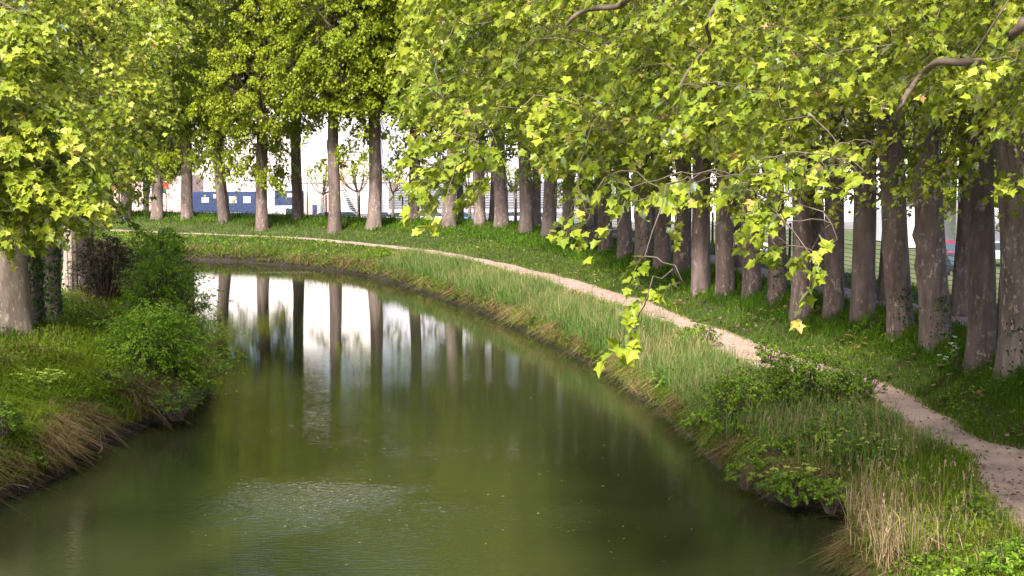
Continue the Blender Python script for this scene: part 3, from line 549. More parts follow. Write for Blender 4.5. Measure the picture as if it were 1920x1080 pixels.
EO = np.c_[rgx.normal(-.75, .45, len(EC)), rgx.normal(-.25, .45, len(EC)), rgx.uniform(-.5, .15, len(EC))]; EO /= np.linalg.norm(EO, axis=1)[:, None]; EL = E[:, 3]*rgx.uniform(.8, 1.3, len(EC))
# the trees that carry them stand just outside the right of the frame, in the same row
NEARR = [(13.1, 33.6), (12.9, 29.6), (12.8, 25.4), (12.6, 20.6)]
asg = np.argmin(np.stack([(EC[:, 1]-(y-1.5))**2+(EC[:, 0]-x)**2*.0 for x, y in NEARR]), axis=0)
LIMB = {2: [([(2200,-60),(2040,15),(1935,30),(1912,52),(1878,84),(1850,113),(1800,117),(1760,116),(1730,138),(1712,160),(1690,195),(1683,230)], 20, .07)],
        1: [([(1500,-150),(1350,-70),(1230,-40),(1178,-4),(1160,12),(1110,16),(1080,28),(1062,47)], 20.5, .06), ([(1480,-140),(1390,-60),(1345,5),(1325,45),(1330,80),(1300,120),(1275,160),(1262,205)], 20.5, .034)]}
for i, (x, y) in enumerate(NEARR):
    t = empty('plane_tree', (x, y, height(GRf, x, y)-.05)); base = np.array(t.location); m = asg == i
    tm, top, info = trunk_mesh(900+i, .5, (rgx.uniform(-.3, .3), 0)); link('trunk', tm, M['bark'], t)
    el = []
    for pts, Y, r in LIMB.get(i, []):
        P = catmull([pxd(a, b, Y+.4*math.sin(q*1.7)) for q, (a, b) in enumerate(pts)], 4)-base; s_ = np.array([0, 0, 10.5+.4*len(el)]); P = np.r_[bez(s_, (s_+P[0])/2+UPV*.8, P[0], 6)[:-1], P]; el.append((P, np.linspace(r*1.25, r*.45, len(P)), 7))
    cm = make_crown(300+i, 'near', S=330, nl=30, size=.23, z0=9.4, Rm=4.6, extra=(EC[m]-base, EO[m], EL[m], 30, .128, np.where(EN[m], .42, 1.)), extra_limbs=el)
    for nm, me_, mt in (('crown', cm[0], M['leaf']), ('branches', cm[1], M['twig'])): link(nm, me_, mt, t)
    lab = ['plane tree beyond the right frame edge, leafy boughs in the upper right corner', 'plane tree beyond the right edge with a thick bare limb at the top centre', 'plane tree whose thick crooked limb enters from the upper right edge', 'nearest plane tree, its thin twigs and leaves hanging lowest over the water'][i]
    tag(t, lab, 'tree', 'plane trees in the canal-side row')
rgt = np.random.default_rng(31)
for i, (x, yb, wpx, xt) in enumerate(ROW):
    p = base_at(x, yb); z = height(GRf, p[0], p[1]); d = p[1]; t = empty('plane_tree', (p[0], p[1], z))
    rad = wpx/F*d/2*.93; q = pxd(xt, 300, d); H = 9.5; lean = ((q[0]-p[0])*H/max(q[2]-z, 1), rgt.uniform(-.2, .2))
    kn = [(4.6, 3.2, .14), (3.3, 3.3, .16), (2.3, 3.1, .13)] if i == 2 else ([(5.2, 3.3, .12)] if i == 1 else [])
    tm, top, info = trunk_mesh(i, rad, lean, H, kn); link('trunk', tm, M['bark'], t)
    if i in (0, 2, 3, 7, 16, 13): link('ivy', ivy_mesh(info, -.1, 1.6 if i != 7 else 1.9, 420, rgt, .085, full=(i in (7, 16))), M['ivy'], t)
    if i < 9: cm = MIDC[i % 3]; place_crown(t, cm, rgt.uniform(0, 6.28), top, 'leaf', 1., rgt.uniform(.5, 1.3))
    else: cm = FARC[i % 4] if i < 27 else FARC[4]; place_crown(t, cm, rgt.uniform(0, 6.28), top, 'leaf_far', rgt.uniform(.95, 1.05), rgt.uniform(-.8, .4) if i < 20 else (rgt.uniform(1.0, 2.6) if i < 27 else rgt.uniform(.2, 1.4))-(0 if i < 18 else 1.9), 1. if i < 18 else 1.26)
    note = NOTE.get(i, 'grey-brown plane tree trunk'); w1 = 'from the right edge'
    tag(t, f'{note}, {ORD[i]} in the front row from the right' if i < 17 else f'{note}, {ORD[len(ROW)-1-i]} in the front row from the left', 'tree', 'plane trees in the canal-side row')
# second row, behind the upper path
back = [(1893,640,42),(1806,596,40),(1722,580,30),(1664,566,34),(1590,550,30),(1532,540,24),(1478,528,22),(1424,515,20),(1384,505,18),(1335,500,18),(1290,486,17),(1228,470,17),(1188,460,16),(1155,452,16),(1120,446,16),(1080,438,15),(1046,430,17),(1007,421,16),(926,413,17),(862,408,14)]
back = [back[k] for k in (0, 1, 3, 5, 8, 11, 14, 17, 18, 19)]
for i, (x, yb, wpx) in enumerate(back):
    p = px(x, yb, 2.3); z = height(GRf, p[0], p[1]); t = empty('plane_tree', (p[0], p[1], z)); rad = wpx/F*p[1]/2*1.05
    tm, top, info = trunk_mesh(500+i, rad, (rgt.uniform(.2, .5) if i == 1 else rgt.uniform(-.35, .35), 0), 9.5, [(4.9, 3.2, .22)] if i == 1 else []); link('trunk', tm, M['bark'], t)
    place_crown(t, FARC[(i*3+1) % 4], rgt.uniform(0, 6.28), top, 'leaf_far', 1., rgt.uniform(.5, 1.3))
    tag(t, ('knotted dark trunk, second' if i == 1 else f'shaded plane trunk, {ORD[i]}')+' from the right in the row behind the upper path', 'tree', 'plane trees behind the upper path')
# left bank row
def on_left(x, y): return np.array([x, y, height(GLf, x, y)])
b0 = px(18, 628, 2.2); b1 = px(70, 612, 2.25); b2 = px(101, 598, 2.25); b3 = px(133, 545, 2.3)
LEFT = [(b0[0], b0[1], .62, 'bark_pale', 0, 'broad pale plane trunk with flaking bark at the left edge'), (b1[0], b1[1], .24, 'bark', 1, 'slender trunk wrapped in dark ivy next to the pale plane trunk'), (b2[0], b2[1], .29, 'bark', 1, 'thicker ivy covered trunk, second to the right of the pale plane trunk'), (b3[0], b3[1], .30, 'bark_pale', 0, 'pale trunk behind the ivy covered trunks, beside the thin post'),
        (-19, 66, .42, 'bark', 0, 'plane tree behind the reddish dark shrub on the left bank'), (-23.5, 73.5, .42, 'bark', 0, 'plane tree on the left bank behind the large green shrub'), (-30, 82, .42, 'bark', 0, 'plane tree of the left bank where the canal bends away'), (-38.5, 87, .42, 'bark', 0, 'farthest plane tree on the left bank, its crown above the bend')]
rl = np.random.default_rng(9)
for i, (x, y, r, bm, iv, lab) in enumerate(LEFT):
    p = on_left(x, y); t = empty('plane_tree', p); tm, top, info = trunk_mesh(700+i, r, (rl.uniform(-.1, .3), 0), 9.5); link('trunk', tm, M[bm], t)
    if iv: link('ivy', ivy_mesh(info, -.1, 7.5, 2600, rl, .11), M['ivy'], t)
    if i in (1, 2): place_crown(t, MIDC[i], rl.uniform(0, 6), top, 'leaf', .8, .6)
    elif i < 4: place_crown(t, MIDC[i % 3], rl.uniform(0, 6), top, 'leaf', 1., .4)
    else: place_crown(t, FARC[i % 4], rl.uniform(0, 6), top, 'leaf_far', 1.12, -1.2)
    tag(t, lab, 'tree', 'trees on the left bank')
# near left trees beyond the frame whose boughs hang in the picture
ex = []
for i in range(300):                                   # bright bough mass at the left edge
    y = rl.uniform(40, 470); xr = np.interp(y, [40, 120, 220, 330, 400, 450, 470], [70, 90, 110, 150, 165, 130, 50]); ex.append((rl.uniform(-110, xr-6), y-34, rl.uniform(19, 23), .42, 0))
for i in range(430):                                   # farther layer, up to x = 320
    y = rl.uniform(-90, 330); xr = np.interp(y, [-90, 0, 130, 200, 280, 330], [360, 330, 300, 250, 240, 170]); ex.append((rl.uniform(-100, xr), y, rl.uniform(30, 40), .8, 1))
ex = np.array(ex); LC = np.array([pxd(*e[:3]) for e in ex]); LO_ = np.c_[rl.normal(.75, .4, len(LC)), rl.normal(-.4, .4, len(LC)), rl.uniform(-.45, .15, len(LC))]; LO_ /= np.linalg.norm(LO_, axis=1)[:, None]; LL = ex[:, 3]*rl.uniform(.8, 1.3, len(LC))
for i, (x, y, lab) in enumerate([(-15.6, 23.5, 'nearest plane tree on the left, its bright boughs at the left edge'), (-15.8, 36.5, 'plane tree left of the frame with boughs reaching over the canal')]):
    t = empty('plane_tree', on_left(x, y)); base = np.array(t.location); m = ex[:, 4] == i
    tm, top, info = trunk_mesh(950+i, .5, (.2, 0)); link('trunk', tm, M['bark'], t)
    cm = make_crown(400+i, 'near', S=230, nl=30, size=.23, z0=7.6, Rm=4.8, extra=(LC[m]-base, LO_[m], LL[m], 54 if i == 0 else 56, .112, np.ones(int(m.sum()))))
    for nm, me_, mt in (('crown', cm[0], M['leaf']), ('branches', cm[1], M['twig'])): link(nm, me_, mt, t)
    tag(t, lab, 'tree', 'trees on the left bank')
def cover(G, r0, r1, n, rng, size, lab, shift):
    P, v = sample(G, r0, r1, n, rng, pw=1.8); P = P[nz(P[:, 0]+shift, P[:, 1], 1.3)+.5*nz(P[:, 0], P[:, 1]+shift, 3.)+rng.normal(0, .15, n) > .15]; n = len(P); d = np.hypot(P[:, 0], P[:, 1])
    P[:, 2] += rng.uniform(.05, .38, n)*(.5+.5*np.abs(nz(P[:, 0], P[:, 1], 2.4)))*1.4
    tag(link('ground_cover', leaf_mesh('ground_cover', (P, UPV+rng.normal(0, .4, (n, 3)), rng.normal(0, 1, (n, 3)), size*rng.uniform(.5, 1.3, n)*(1+d/80), np.clip(rng.normal(.45, .2, n), 0, 1)), 'oval', rng), M['shrub']), lab, 'ground cover', kind='stuff')
cover(GR, 4, 7, 26000, rl, .075, 'broad leaved weeds mixed into the grass between water and towpath', 3.); cover(GR, 3, 5, 14000, rl, .06, 'small weeds hanging over the water edge of the towpath bank', 41.); cover(GR, 8, 12, 16000, rl, .05, 'broad leaved weeds mixed into the grass under the canal-side trunks', 17.); cover(GL, 3, 10, 26000, rl, .075, 'broad leaved weeds mixed into the grass on the left bank', 29.)
# ------------------------------------------------------------------ shrubs and flowers
def shrub(name, p, rx, ry, h, n, size, mat, label, cat='shrub', seed=0, kind='oval', group=None, flowers=0, fmat='flower', zlow=0., stemr=.02):
    rng = np.random.default_rng(seed); t = empty(name, p); S = max(8, n//28)
    a = rng.uniform(0, 6.28, S); q = rng.random(S)**.5; zt = rng.random(S)**.8; rr = q*np.sqrt(np.clip(1-(zt-.35)**2*1.5, .1, 1))*(1+.25*np.sin(3*a+seed)+.15*np.sin(7*a))
    C = np.stack([np.cos(a)*rx*rr*.85, np.sin(a)*ry*rr*.85, zlow+h*zt*(.75+.25*(1-q))*.92], 1); O = np.stack([np.cos(a), np.sin(a), rng.uniform(.0, .9, S)], 1)+rng.normal(0, .35, (S, 3)); O /= np.linalg.norm(O, axis=1)[:, None]
    L = rng.uniform(.2, .4, S)*max(.4, min(rx, h))*np.where(rng.random(S) < .18, rng.uniform(1.4, 2.2, S), 1); nl = n//S; tt = rng.random((S, nl)); side = rng.normal(0, .16, (S, nl, 3))
    P = C[:, None]+O[:, None]*(tt*L[:, None])[..., None]+side*L[:, None, None]*(1.1-tt)[..., None]; P = P-UPV*(.25*tt**2*L[:, None])[..., None]
    nn = UPV*.8+O[:, None]*.5+rng.normal(0, .5, (S, nl, 3)); dd = O[:, None]+rng.normal(0, .7, (S, nl, 3)); tint = np.clip(.45+rng.normal(0, .16, (S, 1))+rng.normal(0, .15, (S, nl)), 0, 1)
    link('foliage', leaf_mesh('foliage', (P.reshape(-1, 3), nn.reshape(-1, 3), dd.reshape(-1, 3), size*rng.uniform(.6, 1.2, S*nl), tint.ravel()), kind, rng), M[mat], t)
    paths = []
    for c, o, l in zip(C[:160], O[:160], L[:160]):
        b = np.array([c[0]*.25, c[1]*.25, -.25]); paths.append((np.r_[bez(b, (b+c)/2+np.array([0, 0, .1*h]), c, 5), [c+o*l]], np.array([1., .8, .6, .45, .3, .15])*stemr, 4))
    link('stems', tubes_mesh('stems', paths), M['twig'], t)
    if flowers:
        k = rng.choice(S, min(S, flowers), replace=False); b = C[k]+O[k]*L[k][:, None]; b[:, 2] += .12; m = 22
        for q in b:
            aa = rng.uniform(0, 6.28, m); r_ = .07*rng.random(m)**.5; Q = np.stack([np.cos(aa)*r_, np.sin(aa)*r_, rng.normal(0, .012, m)], -1)
            fo = link('flower_head', leaf_mesh('flower_head', (Q*np.array([.8, .8, .3]), UPV+rng.normal(0, .3, (m, 3)), rng.normal(0, 1, (m, 3)), np.full(m, .045), rng.random(m)), 'oval', rng), M[fmat], t); fo.location = tuple(q)
    return tag(t, label, cat, group)
def gr(x, y, z=1.0, G=None):
    p = px(x, y, z); p[2] = height(GRf if G is None else G, p[0], p[1])-.03; return p
p = px(268, 720, 1.0); p[2] = .55
shrub('large_shrub', p+np.array([.2, 1.0, 0]), 1.9, 2.0, 3.3, 24000, .085, 'shrub_light', 'large rounded green shrub leaning over the water at the left bank', seed=1, stemr=.035, zlow=-.15)
q = px(285, 640, 1.2); q[2] = 1.; shrub('tall_shrub', q+np.array([0, 2.0, 0]), 1.7, 1.6, 3.6, 11000, .10, 'shrub_light', 'bright green tall shrub rising behind the rounded shrub on the left bank', seed=2, stemr=.03)
q = px(200, 560, 2.); q[2] = 2.0; shrub('dark_shrub', q, 1.3, 1.4, 3.0, 9000, .09, 'shrub_dark', 'dark reddish brown leaved shrub among the green on the left bank', seed=3, stemr=.04)
q = px(330, 560, 1.5); q[2] = 1.2; shrub('tall_shrub', q+np.array([-.7, 0, 0]), 1.6, 2., 3.9, 9000, .12, 'shrub_light', 'loose green shrub whose branches reach over the far end of the bend', seed=4, stemr=.035)
q = px(30, 740, 1.8); q[2] = height(GLf, q[0], q[1]); shrub('leafy_weed', px(5, 800, 1.5), .45, .5, .75, 1500, .07, 'shrub', 'dark leafy weed at the left edge on the bank slope', 'plant', seed=5)
q = px(60, 690, 2.0); q[2] = height(GLf, q[0], q[1]); shrub('spurge_clump', q, 1.1, .8, .38, 1600, .05, 'shrub', 'low clump with yellow-green flower heads on the left bank', 'plant', seed=6, flowers=55, fmat='yflower')
q = px(215, 700, 1.6); q[2] = height(GLf, q[0], q[1]); shrub('leafy_weed', q, .8, .7, .8, 2500, .06, 'shrub', 'low leafy weeds between the left grass and the rounded shrub', 'plant', seed=7)
for k, (x, y, rx, h, n, lab) in enumerate([(1310,668,.75,1.0,2600,'dark green bush standing at the towpath edge in the middle distance'), (1400,785,1.25,1.75,7500,'broad green bush on the bank left of the tall reeds'), (1510,780,1.35,2.0,9500,'largest green bush on the right bank between water and towpath'), (1590,780,.7,1.2,3000,'green bush whose dark twigs overlap the towpath edge'),
      (1440,700,.4,.95,1100,'upright young bush sticking up in front of the towpath'), (1240,640,.6,.7,1400,'low bush among the reeds below the hanging twigs'), (1490,880,.8,.5,2600,'low nettle-like plants at the water edge of the promontory'), (725,490,.6,1.3,1200,'small leafy sapling by the path at the far bend'), (770,490,.55,.9,900,'low rounded bush right of the sapling at the far bend'), (1640,690,.7,.7,1700,'weedy bush between the towpath and the plane trunks')]):
    shrub('green_bush', gr(x, y), rx, rx*.9, h, n, .075 if y > 560 else .13, 'shrub', lab, 'bush', seed=20+k)
for k, (x, y, rx, h, n, lab) in enumerate([(1180,668,.6,.8,1400,'small bush in the reeds at the middle of the towpath bank'), (1255,712,.6,.8,1500,'green weeds in the reeds below the dark green bush'), (1120,630,.5,.9,1100,'slender bush among the reeds nearest the hanging sprig'), (1460,850,.8,.8,2600,'leafy weeds below the broad green bush at the water side'), (1540,850,.8,.9,2600,'leafy weeds below the largest green bush')]):
    shrub('green_bush', gr(x, y, .9), rx, rx*.9, h, n, .07, 'shrub', lab, 'bush', seed=100+k)
shrub('flowering_weed', gr(1610, 860), .7, .6, .75, 2200, .055, 'shrub', 'bright green plant with yellow-green flower heads beside the towpath', 'plant', seed=41, flowers=40, fmat='yflower')
shrub('flowering_weed', gr(1490, 885, .8), .7, .5, .35, 1800, .05, 'shrub', 'low plant with yellow-green heads above the near water edge', 'plant', seed=42, flowers=34, fmat='yflower')
shrub('cow_parsley', gr(1800, 690, 2.0), .55, .45, .75, 500, .06, 'shrub', 'white flowering umbels in front of the second trunk from the right', 'flowers', seed=43, flowers=26)
shrub('cow_parsley', gr(1850, 700, 2.0), .5, .45, .45, 400, .06, 'shrub', 'low white flowers at the foot of the rightmost trunk', 'flowers', seed=44, flowers=16)
shrub('leafy_weed', gr(1890, 1075, 1.2), .45, .5, .8, 1500, .075, 'shrub', 'broad leaved weed in the bottom right corner', 'plant', seed=45)
shrub('leafy_weed', gr(1790, 1090, 1.0), .45, .5, .55, 1100, .075, 'shrub', 'low weed in front of the near reeds at the bottom edge', 'plant', seed=46)
for k, (x, y, rx, h, n, lab) in enumerate([(1400,862,.5,.5,900,'small leafy weed at the water edge below the broad green bush'), (1300,775,.45,.5,800,'leafy weed hanging over the water edge among reeds'), (1560,900,.6,.55,1300,'green weeds on top of the promontory by the water'), (1345,760,.6,.9,1500,'leafy bush among the tall reeds above the water edge'), (1620,765,.45,1.0,900,'upright twiggy bush beside the towpath edge'), (1585,830,.7,.9,1900,'leafy bush in front of the largest green bush')]):
    shrub('green_bush', gr(x, y, .9), rx, rx*.9, h, n, .07, 'shrub', lab, 'bush', seed=60+k)
for k, (x, y, rx, h, n, lab) in enumerate([(112,780,.45,.5,900,'small weed on the lip of the left bank above the roots'), (40,838,.45,.45,900,'leafy weed on the steep left bank near the bottom'), (330,740,.7,.8,2200,'leafy growth under the rounded shrub at the water')]):
    q = px(x, y, 1.); q[2] = height(GLf, q[0], q[1])-.03; q[2] -= .22; shrub('leafy_weed', q, rx, rx*.9, h, n, .065, 'shrub', lab, 'plant', seed=80+k)
# driftwood and roots at the left water edge
def root(pts, r, lab):
    P = catmull([px(x, y, z) for x, y, z in pts], 5); tag(MB().tube(P, np.linspace(r, r*.35, len(P)), 7).build('dead_root', M['wood'], smooth=True), lab, 'root', 'dead roots at the left water edge')
root([(178,800,.55),(165,822,.3),(190,838,.15),(185,850,.03)], .028, 'pale forked root sticking out of the bank above the water'); root([(192,795,.5),(188,822,.2),(193,842,.02)], .022, 'thin dead root dropping straight to the water')
root([(-10,920,.25),(22,908,.28),(55,914,.2)], .03, 'pale broken branch lying at the lower left water edge')
p = px(128, 552, 2.2); MB().tube([(0,0,-.3),(0,0,3.6)], .03, 8).build('marker_post', M['grey']); o = bpy.data.objects['marker_post']; o.location = tuple(p); tag(o, 'thin grey post standing in grass on the left bank', 'post')
# ------------------------------------------------------------------ fence behind the trees
fj = np.arange(30, len(WRd)-40, 4); fx = WRd[fj, :2]+NR[fj]*(oT[fj]+8.6)[:, None]; fz = 1.75
vis = (np.abs(fx[:, 0]) < fx[:, 1]*.36+2) & (fx[:, 1] > 30); fx = fx[vis]; c = fx[len(fx)//2]; fe = empty('mesh_fence', (c[0], c[1], fz))
for k, q in enumerate(fx[:100]): MB().box(q[0]-c[0]-.06, q[0]-c[0]+.06, q[1]-c[1]-.06, q[1]-c[1]+.06, -.6, 2.3).build('fence_post', M['dark'], fe)
m = MB()
for a, b in zip(fx[:-1], fx[1:]):
    for zz in np.arange(.1, 1.95, .2): m.tube([(a[0]-c[0], a[1]-c[1], zz), (b[0]-c[0], b[1]-c[1], zz)], .012, 4, False)
m.build('wire_panel', M['wire'], fe); tag(fe, 'dark posted wire mesh fence running behind the plane trees', 'fence')
# ------------------------------------------------------------------ buildings beyond
GZ = -.4
def bx(x0, x1, y0, y1, Y, depth):          # photo rectangle at depth Y as x0,x1,z0,z1
    a = pxd(x0, y1, Y); b = pxd(x1, y0, Y); return a[0], b[0], a[2], b[2]
def building(name, x0, x1, ytop, Y, depth, mat, label, doors=(), wins=(), trim=True, extra=None):
    X0, X1, _, Zt = bx(x0, x1, ytop, 400, Y, depth); cx = (X0+X1)/2; t = empty(name, (cx, Y, GZ)); W = (X1-X0)/2; Hh = Zt-GZ
    MB().box(-W, W, 0, depth, 0, Hh).build('wall', M[mat], t)
    if trim: MB().box(-W-.2, W+.2, -.2, depth+.2, Hh, Hh+.45).build('roof', M['grey'], t); MB().box(-W+.1, W-.1, -.06, 0, 3.9, 4.05).build('cornice', M['grey'], t)
    for r in doors:
        a, b, z0, z1 = bx(*r[:4], Y, 0); d = MB().box(a-cx, b-cx, -.10, .0, z0-GZ, z1-GZ).build('door', M[r[4]], t); MB().box(b-cx-.25, b-cx-.15, -.16, -.10, (z0+z1)/2-GZ-.3, (z0+z1)/2-GZ).build('handle', M['dark'], d)
    for r in wins:
        a, b, z0, z1 = bx(*r[:4], Y, 0); f = MB().box(a-cx-.1, b-cx+.1, -.05, 0, z0-GZ-.1, z1-GZ+.1).build('window', M['sash'], t); MB().box(a-cx, b-cx, -.08, -.05, z0-GZ, z1-GZ).build('pane', M[r[4] if len(r) > 4 else 'glass'], f)
    return tag(t, label, 'building'), cx
t, cx = building('white_building', 560, 690, 120, 196, 24, 'white', 'tall white building with a peach door above an outdoor stair', doors=[(638,650,302,356,'peach')], wins=[(612,622,262,280)])
for y_ in (262, 285, 300): a, b, z0, z1 = bx(640, 689, y_, y_+1, 196, 0); MB().box(a-cx, b-cx, -.07, 0, z0-GZ, z1-GZ).build('moulding', M['grey'], t)
m = MB(); a, b, z0, z1 = bx(640, 652, 356, 398, 194, 0)
for k in range(12): m.box(a-cx+k*.14, a-cx+k*.14+.5, -2.4, -.9, z1-GZ-k*.26-.1, z1-GZ-k*.26)
m.tube([(a-cx, -2.4, z1-GZ+.9), (a-cx+2.0, -2.4, z0-GZ+1)], .05, 6); m.build('outside_stair', M['dark'], t)
t, cx = building('grey_warehouse', 694, 1120, 130, 200, 30, 'lilac', 'long pale grey warehouse with ribbed lower wall behind the fence')
m = MB(); W = (pxd(1120,300,200)[0]-pxd(694,300,200)[0])/2
for k in range(11): m.box(-W+2.5, W, -.12, 0, .6+k*.33, .75+k*.33)
m.build('ribbed_cladding', M['wire'], t)
for k in range(5): MB().box(-W+k*7-.12, -W+k*7+.12, -.1, 0, 4.1, 18).build('downpipe', M['grey'], t)
building('white_building', 352, 556, 150, 215, 20, 'white', 'plain white building filling the gap behind the blue site office')
building('pink_building', 205, 345, 330, 190, 12, 'pink', 'low pale pink building at the far left behind the trunks', wins=[(268,282,345,362),(300,312,345,362)], trim=False)
t, cx = building('blue_site_office', 362, 478, 360, 172, 3, 'blue', 'blue site office with small white framed windows behind the fence', wins=[(402,410,366,370,'sash'),(432,442,370,379,'sash'),(458,468,370,379,'sash'),(380,390,372,378,'sash')], trim=False)
building('blue_container', 515, 563, 358, 176, 3, 'blue', 'small blue container between the third and fourth left trunks', wins=[(540,546,364,368,'sash')], trim=False)
building('brick_shed', 566, 626, 362, 188, 4, 'pink', 'low brownish shed with blue and teal doors beside the white building', doors=[(586,594,384,402,'blue'),(601,608,384,402,'teal')], trim=False)
building('white_building', 1180, 1700, 230, 175, 25, 'white', 'long white hall glimpsed between the right hand trunks', wins=[(1478,1486,282,290,'dark')])
t, cx = building('ribbed_hall', 1700, 2150, 398, 128, 20, 'lilac', 'low pale ribbed hall behind the parked cars at the right', trim=False)
t_ = empty('red_kiosk', (pxd(1772,430,122)[0], 122, GZ)); MB().box(-1.4, 1.4, 0, 2, 0, 3.6).build('wall', M['lilac'], t_); MB().box(-1.5, 1.5, -.1, 2.1, 3.6, 4.5).build('sign_board', M['red'], t_); tag(t_, 'small kiosk with a red top between the right hand trunks', 'kiosk')
t_ = empty('red_sign', (pxd(311,340,170)[0], 170, GZ)); MB().tube([(0,0,0),(0,0,4)], .06, 6).build('pole', M['grey'], t_); MB().box(-.3, .3, -.1, .1, 3.9, 4.7).build('sign_board', M['red'], t_); tag(t_, 'red sign on a pole at the far left behind the trunks', 'sign')
# boundary wall: low ribbed wall by the road at right
p0 = px(1690, 470, 0)
# lamp posts
def lamp(x, Y, ytop, lab, r=.07, arm=0.9):
    q = pxd(x, ytop, Y); t = empty('street_lamp', (q[0], Y, GZ)); h = q[2]-GZ
    MB().tube([(0,0,0),(0,0,h*.5),(0,0,h)], [r*1.3, r, r*.7], 8).build('pole', M['grey'], t, smooth=True); MB().tube([(0,0,h),(-.2*arm,0,h+.2),(-arm,0,h+.25)], r*.6, 6).build('arm', M['grey'], t)
    MB().add([(-arm-.7,-.15,h+.2),(-arm,-.15,h+.2),(-arm,.15,h+.2),(-arm-.7,.15,h+.2),(-arm-.6,-.1,h+.36),(-arm,-.08,h+.36),(-arm,.08,h+.36),(-arm-.6,.1,h+.36)], [(0,3,2,1),(4,5,6,7),(0,1,5,4),(1,2,6,5),(2,3,7,6),(3,0,4,7)]).build('lamp_head', M['sash'], t)
    tag(t, lab, 'street lamp', 'street lamps beyond the trees')
lamp(1797, 105, 292, 'pale street lamp seen between the third and second trunks from the right'); lamp(1701, 110, 255, 'pale lamp pole right of the left-leaning trunk', .09); lamp(575, 150, 270, 'thin lamp pole between the fourth and fifth left trunks', .06)
# ------------------------------------------------------------------ cars
def car_mat(n, c): return plain(n, c, .22, .1, .03)
CM = {'white': car_mat('white_paint', (.78, .78, .80)), 'silver': car_mat('silver_paint', (.45, .47, .52)), 'dark': car_mat('dark_paint', (.03, .035, .05)), 'redp': car_mat('red_paint', (.35, .02, .05)), 'blue': car_mat('blue_paint', (.08, .25, .45))}
def car(x, Y, rz, c, lab, van=False, z=GZ, name='parked_car'):
    q = pxd(x, 400, Y); t = empty(name, (q[0], Y, z), rz); L, Wd = (5.2, .98) if van else (4.3, .88)
    top = 2.25 if van else 1.45; a = L/2
    prof = [(-a,.32),(-a,.75),(-a+.1,.92),(-a+.9,1.02),(-a+1.35,top*.96),(-a+1.6,top),(a-.25,top*.99),(a,top*.7),(a,.35)] if van else [(-a,.35),(-a,.62),(-a+.12,.76),(-a+1.05,.90),(a-.55,.98),(a-.08,.92),(a,.6),(a,.35)]
    MB().prism(prof, -Wd, Wd).build('body', CM[c], t, bevel=.06)
    if not van:
        cab = [(-a+1.0,.88),(-a+1.75,1.40),(-a+2.0,1.45),(a-1.1,1.43),(a-.35,.95)]; MB().prism([(u, v) for u, v in cab], -Wd+.10, Wd-.10).build('windows', M['glass'], t, bevel=.04)
        MB().prism([(-a+1.72,1.40),(-a+1.95,1.48),(a-1.15,1.46),(a-.95,1.38)], -Wd+.12, Wd-.12).build('roof', CM[c], t, bevel=.02)
    else: MB().prism([(-a+.92,1.06),(-a+1.32,top*.90),(-a+2.1,top*.90),(-a+2.1,1.06)], -Wd-.01, Wd+.01).build('windows', M['glass'], t)
    for yy in (-a+.8, a-.8):
        for sx in (-1, 1):
            w_ = MB().tube([(sx*(Wd-.22), yy, .33), (sx*(Wd+.01), yy, .33)], .33, 18).build('wheel', M['tyre'], t); MB().tube([(sx*(Wd+.0), yy, .33), (sx*(Wd+.02), yy, .33)], .2, 12).build('rim', M['rim'], w_)
    for sx in (-1, 1):
        MB().box(sx*Wd*.68-.16, sx*Wd*.68+.16, -a-.02, -a+.05, .6, .74).build('headlight', M['lamp'], t); MB().box(sx*Wd*.8-.1, sx*Wd*.8+.1, a-.05, a+.02, .65, .85).build('tail_light', M['tail'], t)
    return tag(t, lab, 'van' if van else 'car', 'vehicles parked beyond the fence')
H_ = math.pi/2
for a in [(393,165,H_,'white','white car parked in front of the blue site office'),(445,165,H_+.1,'silver','silver car parked at the right end of the blue site office'),(655,168,H_,'white','white car parked beside the foot of the outdoor stair'),(708,166,-H_,'dark','dark car half hidden behind the reddish flaky trunk'),
          (755,166,H_,'silver','silver car parked behind the gap left of the grey warehouse ribs'),(620,167,H_,'blue','pale blue car behind the straight dark trunk'),(815,168,H_,'white','white car before the ribbed warehouse wall'),(868,166,H_,'blue','blue car between two trunks before the warehouse'),(960,168,-H_,'white','white car behind the middle trunks before the warehouse'),(1012,166,H_,'silver','silver car at the right end of the warehouse wall')]: car(*a)
car(530, 163, H_, 'white', 'white van parked below the small blue container', True, name='parked_van')
car(1786, 98, .15, 'redp', 'dark red car seen between the third and second trunks from the right', z=GZ+.9); car(1797, 92, .1, 'dark', 'black car close in front of the dark red car', z=GZ+.5); car(1872, 98, H_, 'silver', 'silver car seen left of the rightmost trunk', z=GZ+.9); car(1405, 120, H_, 'white', 'white car glimpsed between the ninth and tenth trunks')
MB().box(20, 70, 84, 112, -.6, .35).build('verge', M['ground'])['kind'] = 'structure'
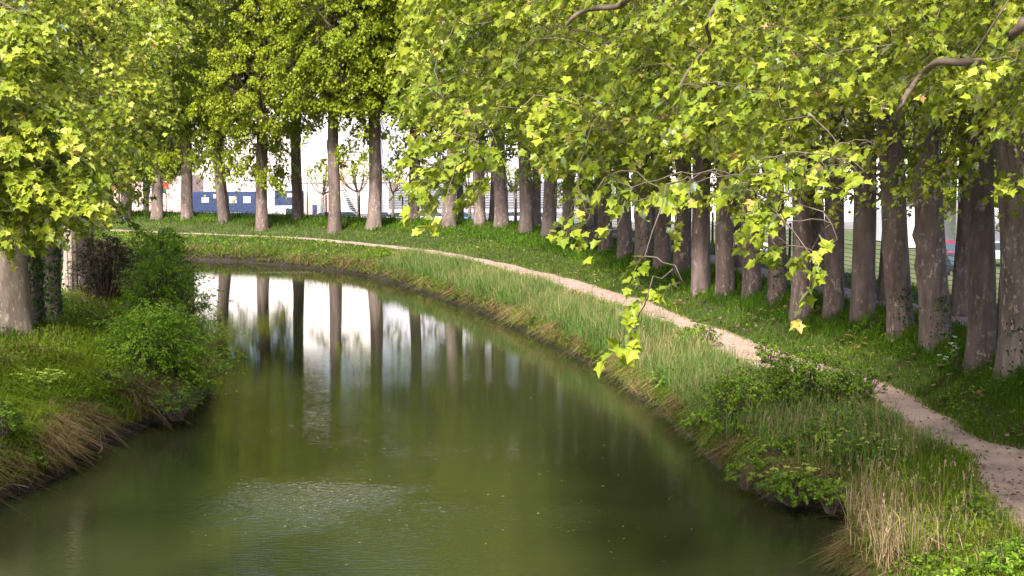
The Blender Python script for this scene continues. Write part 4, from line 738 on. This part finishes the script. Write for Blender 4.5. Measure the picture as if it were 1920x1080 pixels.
# ------------------------------------------------------------------ pollarded trees and background trees
def pollard(x, Y, h, lab, seed):
    rng = np.random.default_rng(seed); q = pxd(x, 400, Y); t = empty('pollarded_tree', (q[0], Y, GZ)); MB().tube([(0,0,0),(.05,0,h*.5),(0,0,h)], [.22, .17, .2], 9).build('trunk', M['bark'], t, smooth=True)
    ps, Pl = [], []
    for k in range(9):
        a = rng.uniform(0, 6.28); sp = rng.uniform(.6, 2.0); e = np.array([math.cos(a)*sp, math.sin(a)*sp, h+rng.uniform(1.4, 3.0)]); P = bez(np.array([0, 0, h-.1]), np.array([e[0]*.8, e[1]*.8, h+.5]), e, 6); ps.append((P, np.linspace(.11, .05, 6), 5))
        Pl.append(e+rng.normal(0, .28, (70, 3))); Pl.append(P[3:5].mean(0)+rng.normal(0, .2, (16, 3)))
    link('limbs', tubes_mesh('limbs', ps), M['bark'], t); P = np.concatenate(Pl); n = len(P)
    link('crown', leaf_mesh('crown', (P, UPV+rng.normal(0, .6, (n, 3)), rng.normal(0, 1, (n, 3)), rng.uniform(.15, .26, n), rng.uniform(.4, .9, n)), 'far', rng), M['leaf'], t); tag(t, lab, 'tree', 'pollarded trees in the car park')
pollard(672, 160, 3.9, 'small pollarded tree between the fourth and fifth left trunks', 1); pollard(736, 160, 3.9, 'small pollarded tree just right of the reddish trunk', 2); pollard(605, 162, 3.6, 'small pollarded tree left of the straight dark trunk', 3); pollard(880, 158, 4.2, 'pollarded tree with bare limbs left of the warehouse middle', 4); pollard(922, 158, 4.0, 'pollarded tree with bare limbs behind the double trunk', 5); pollard(966, 160, 4.0, 'pollarded tree before the right part of the warehouse', 6)
def tree_beyond(x, Y, lab, s=.62, k=0):
    q = pxd(x, 400, Y); t = empty('leafy_tree', (q[0], Y, GZ)); tm, top, info = trunk_mesh(60+k, .3, (.1, 0), 8.); link('trunk', tm, M['bark'], t); place_crown(t, FARC[k % 4], k*1.7, (0, 0), 'leaf_far', s, -1.2); tag(t, lab, 'tree', 'trees beyond the car park')
for k, (x, Y) in enumerate([(1830, 118), (1745, 140), (1905, 112)]): tree_beyond(x, Y, ['leafy tree behind the pale street lamp at the right', 'leafy tree behind the pale lamp pole', 'leafy tree above the silver car at the right edge'][k], .7, k)
for k, (x, Y) in enumerate([(120, 150), (200, 156), (275, 152)]): tree_beyond(x, Y, ['leftmost tree beyond the left bend', 'middle tree beyond the left bend', 'tree beyond the left bend nearest the pink building'][k], .8, k+4)
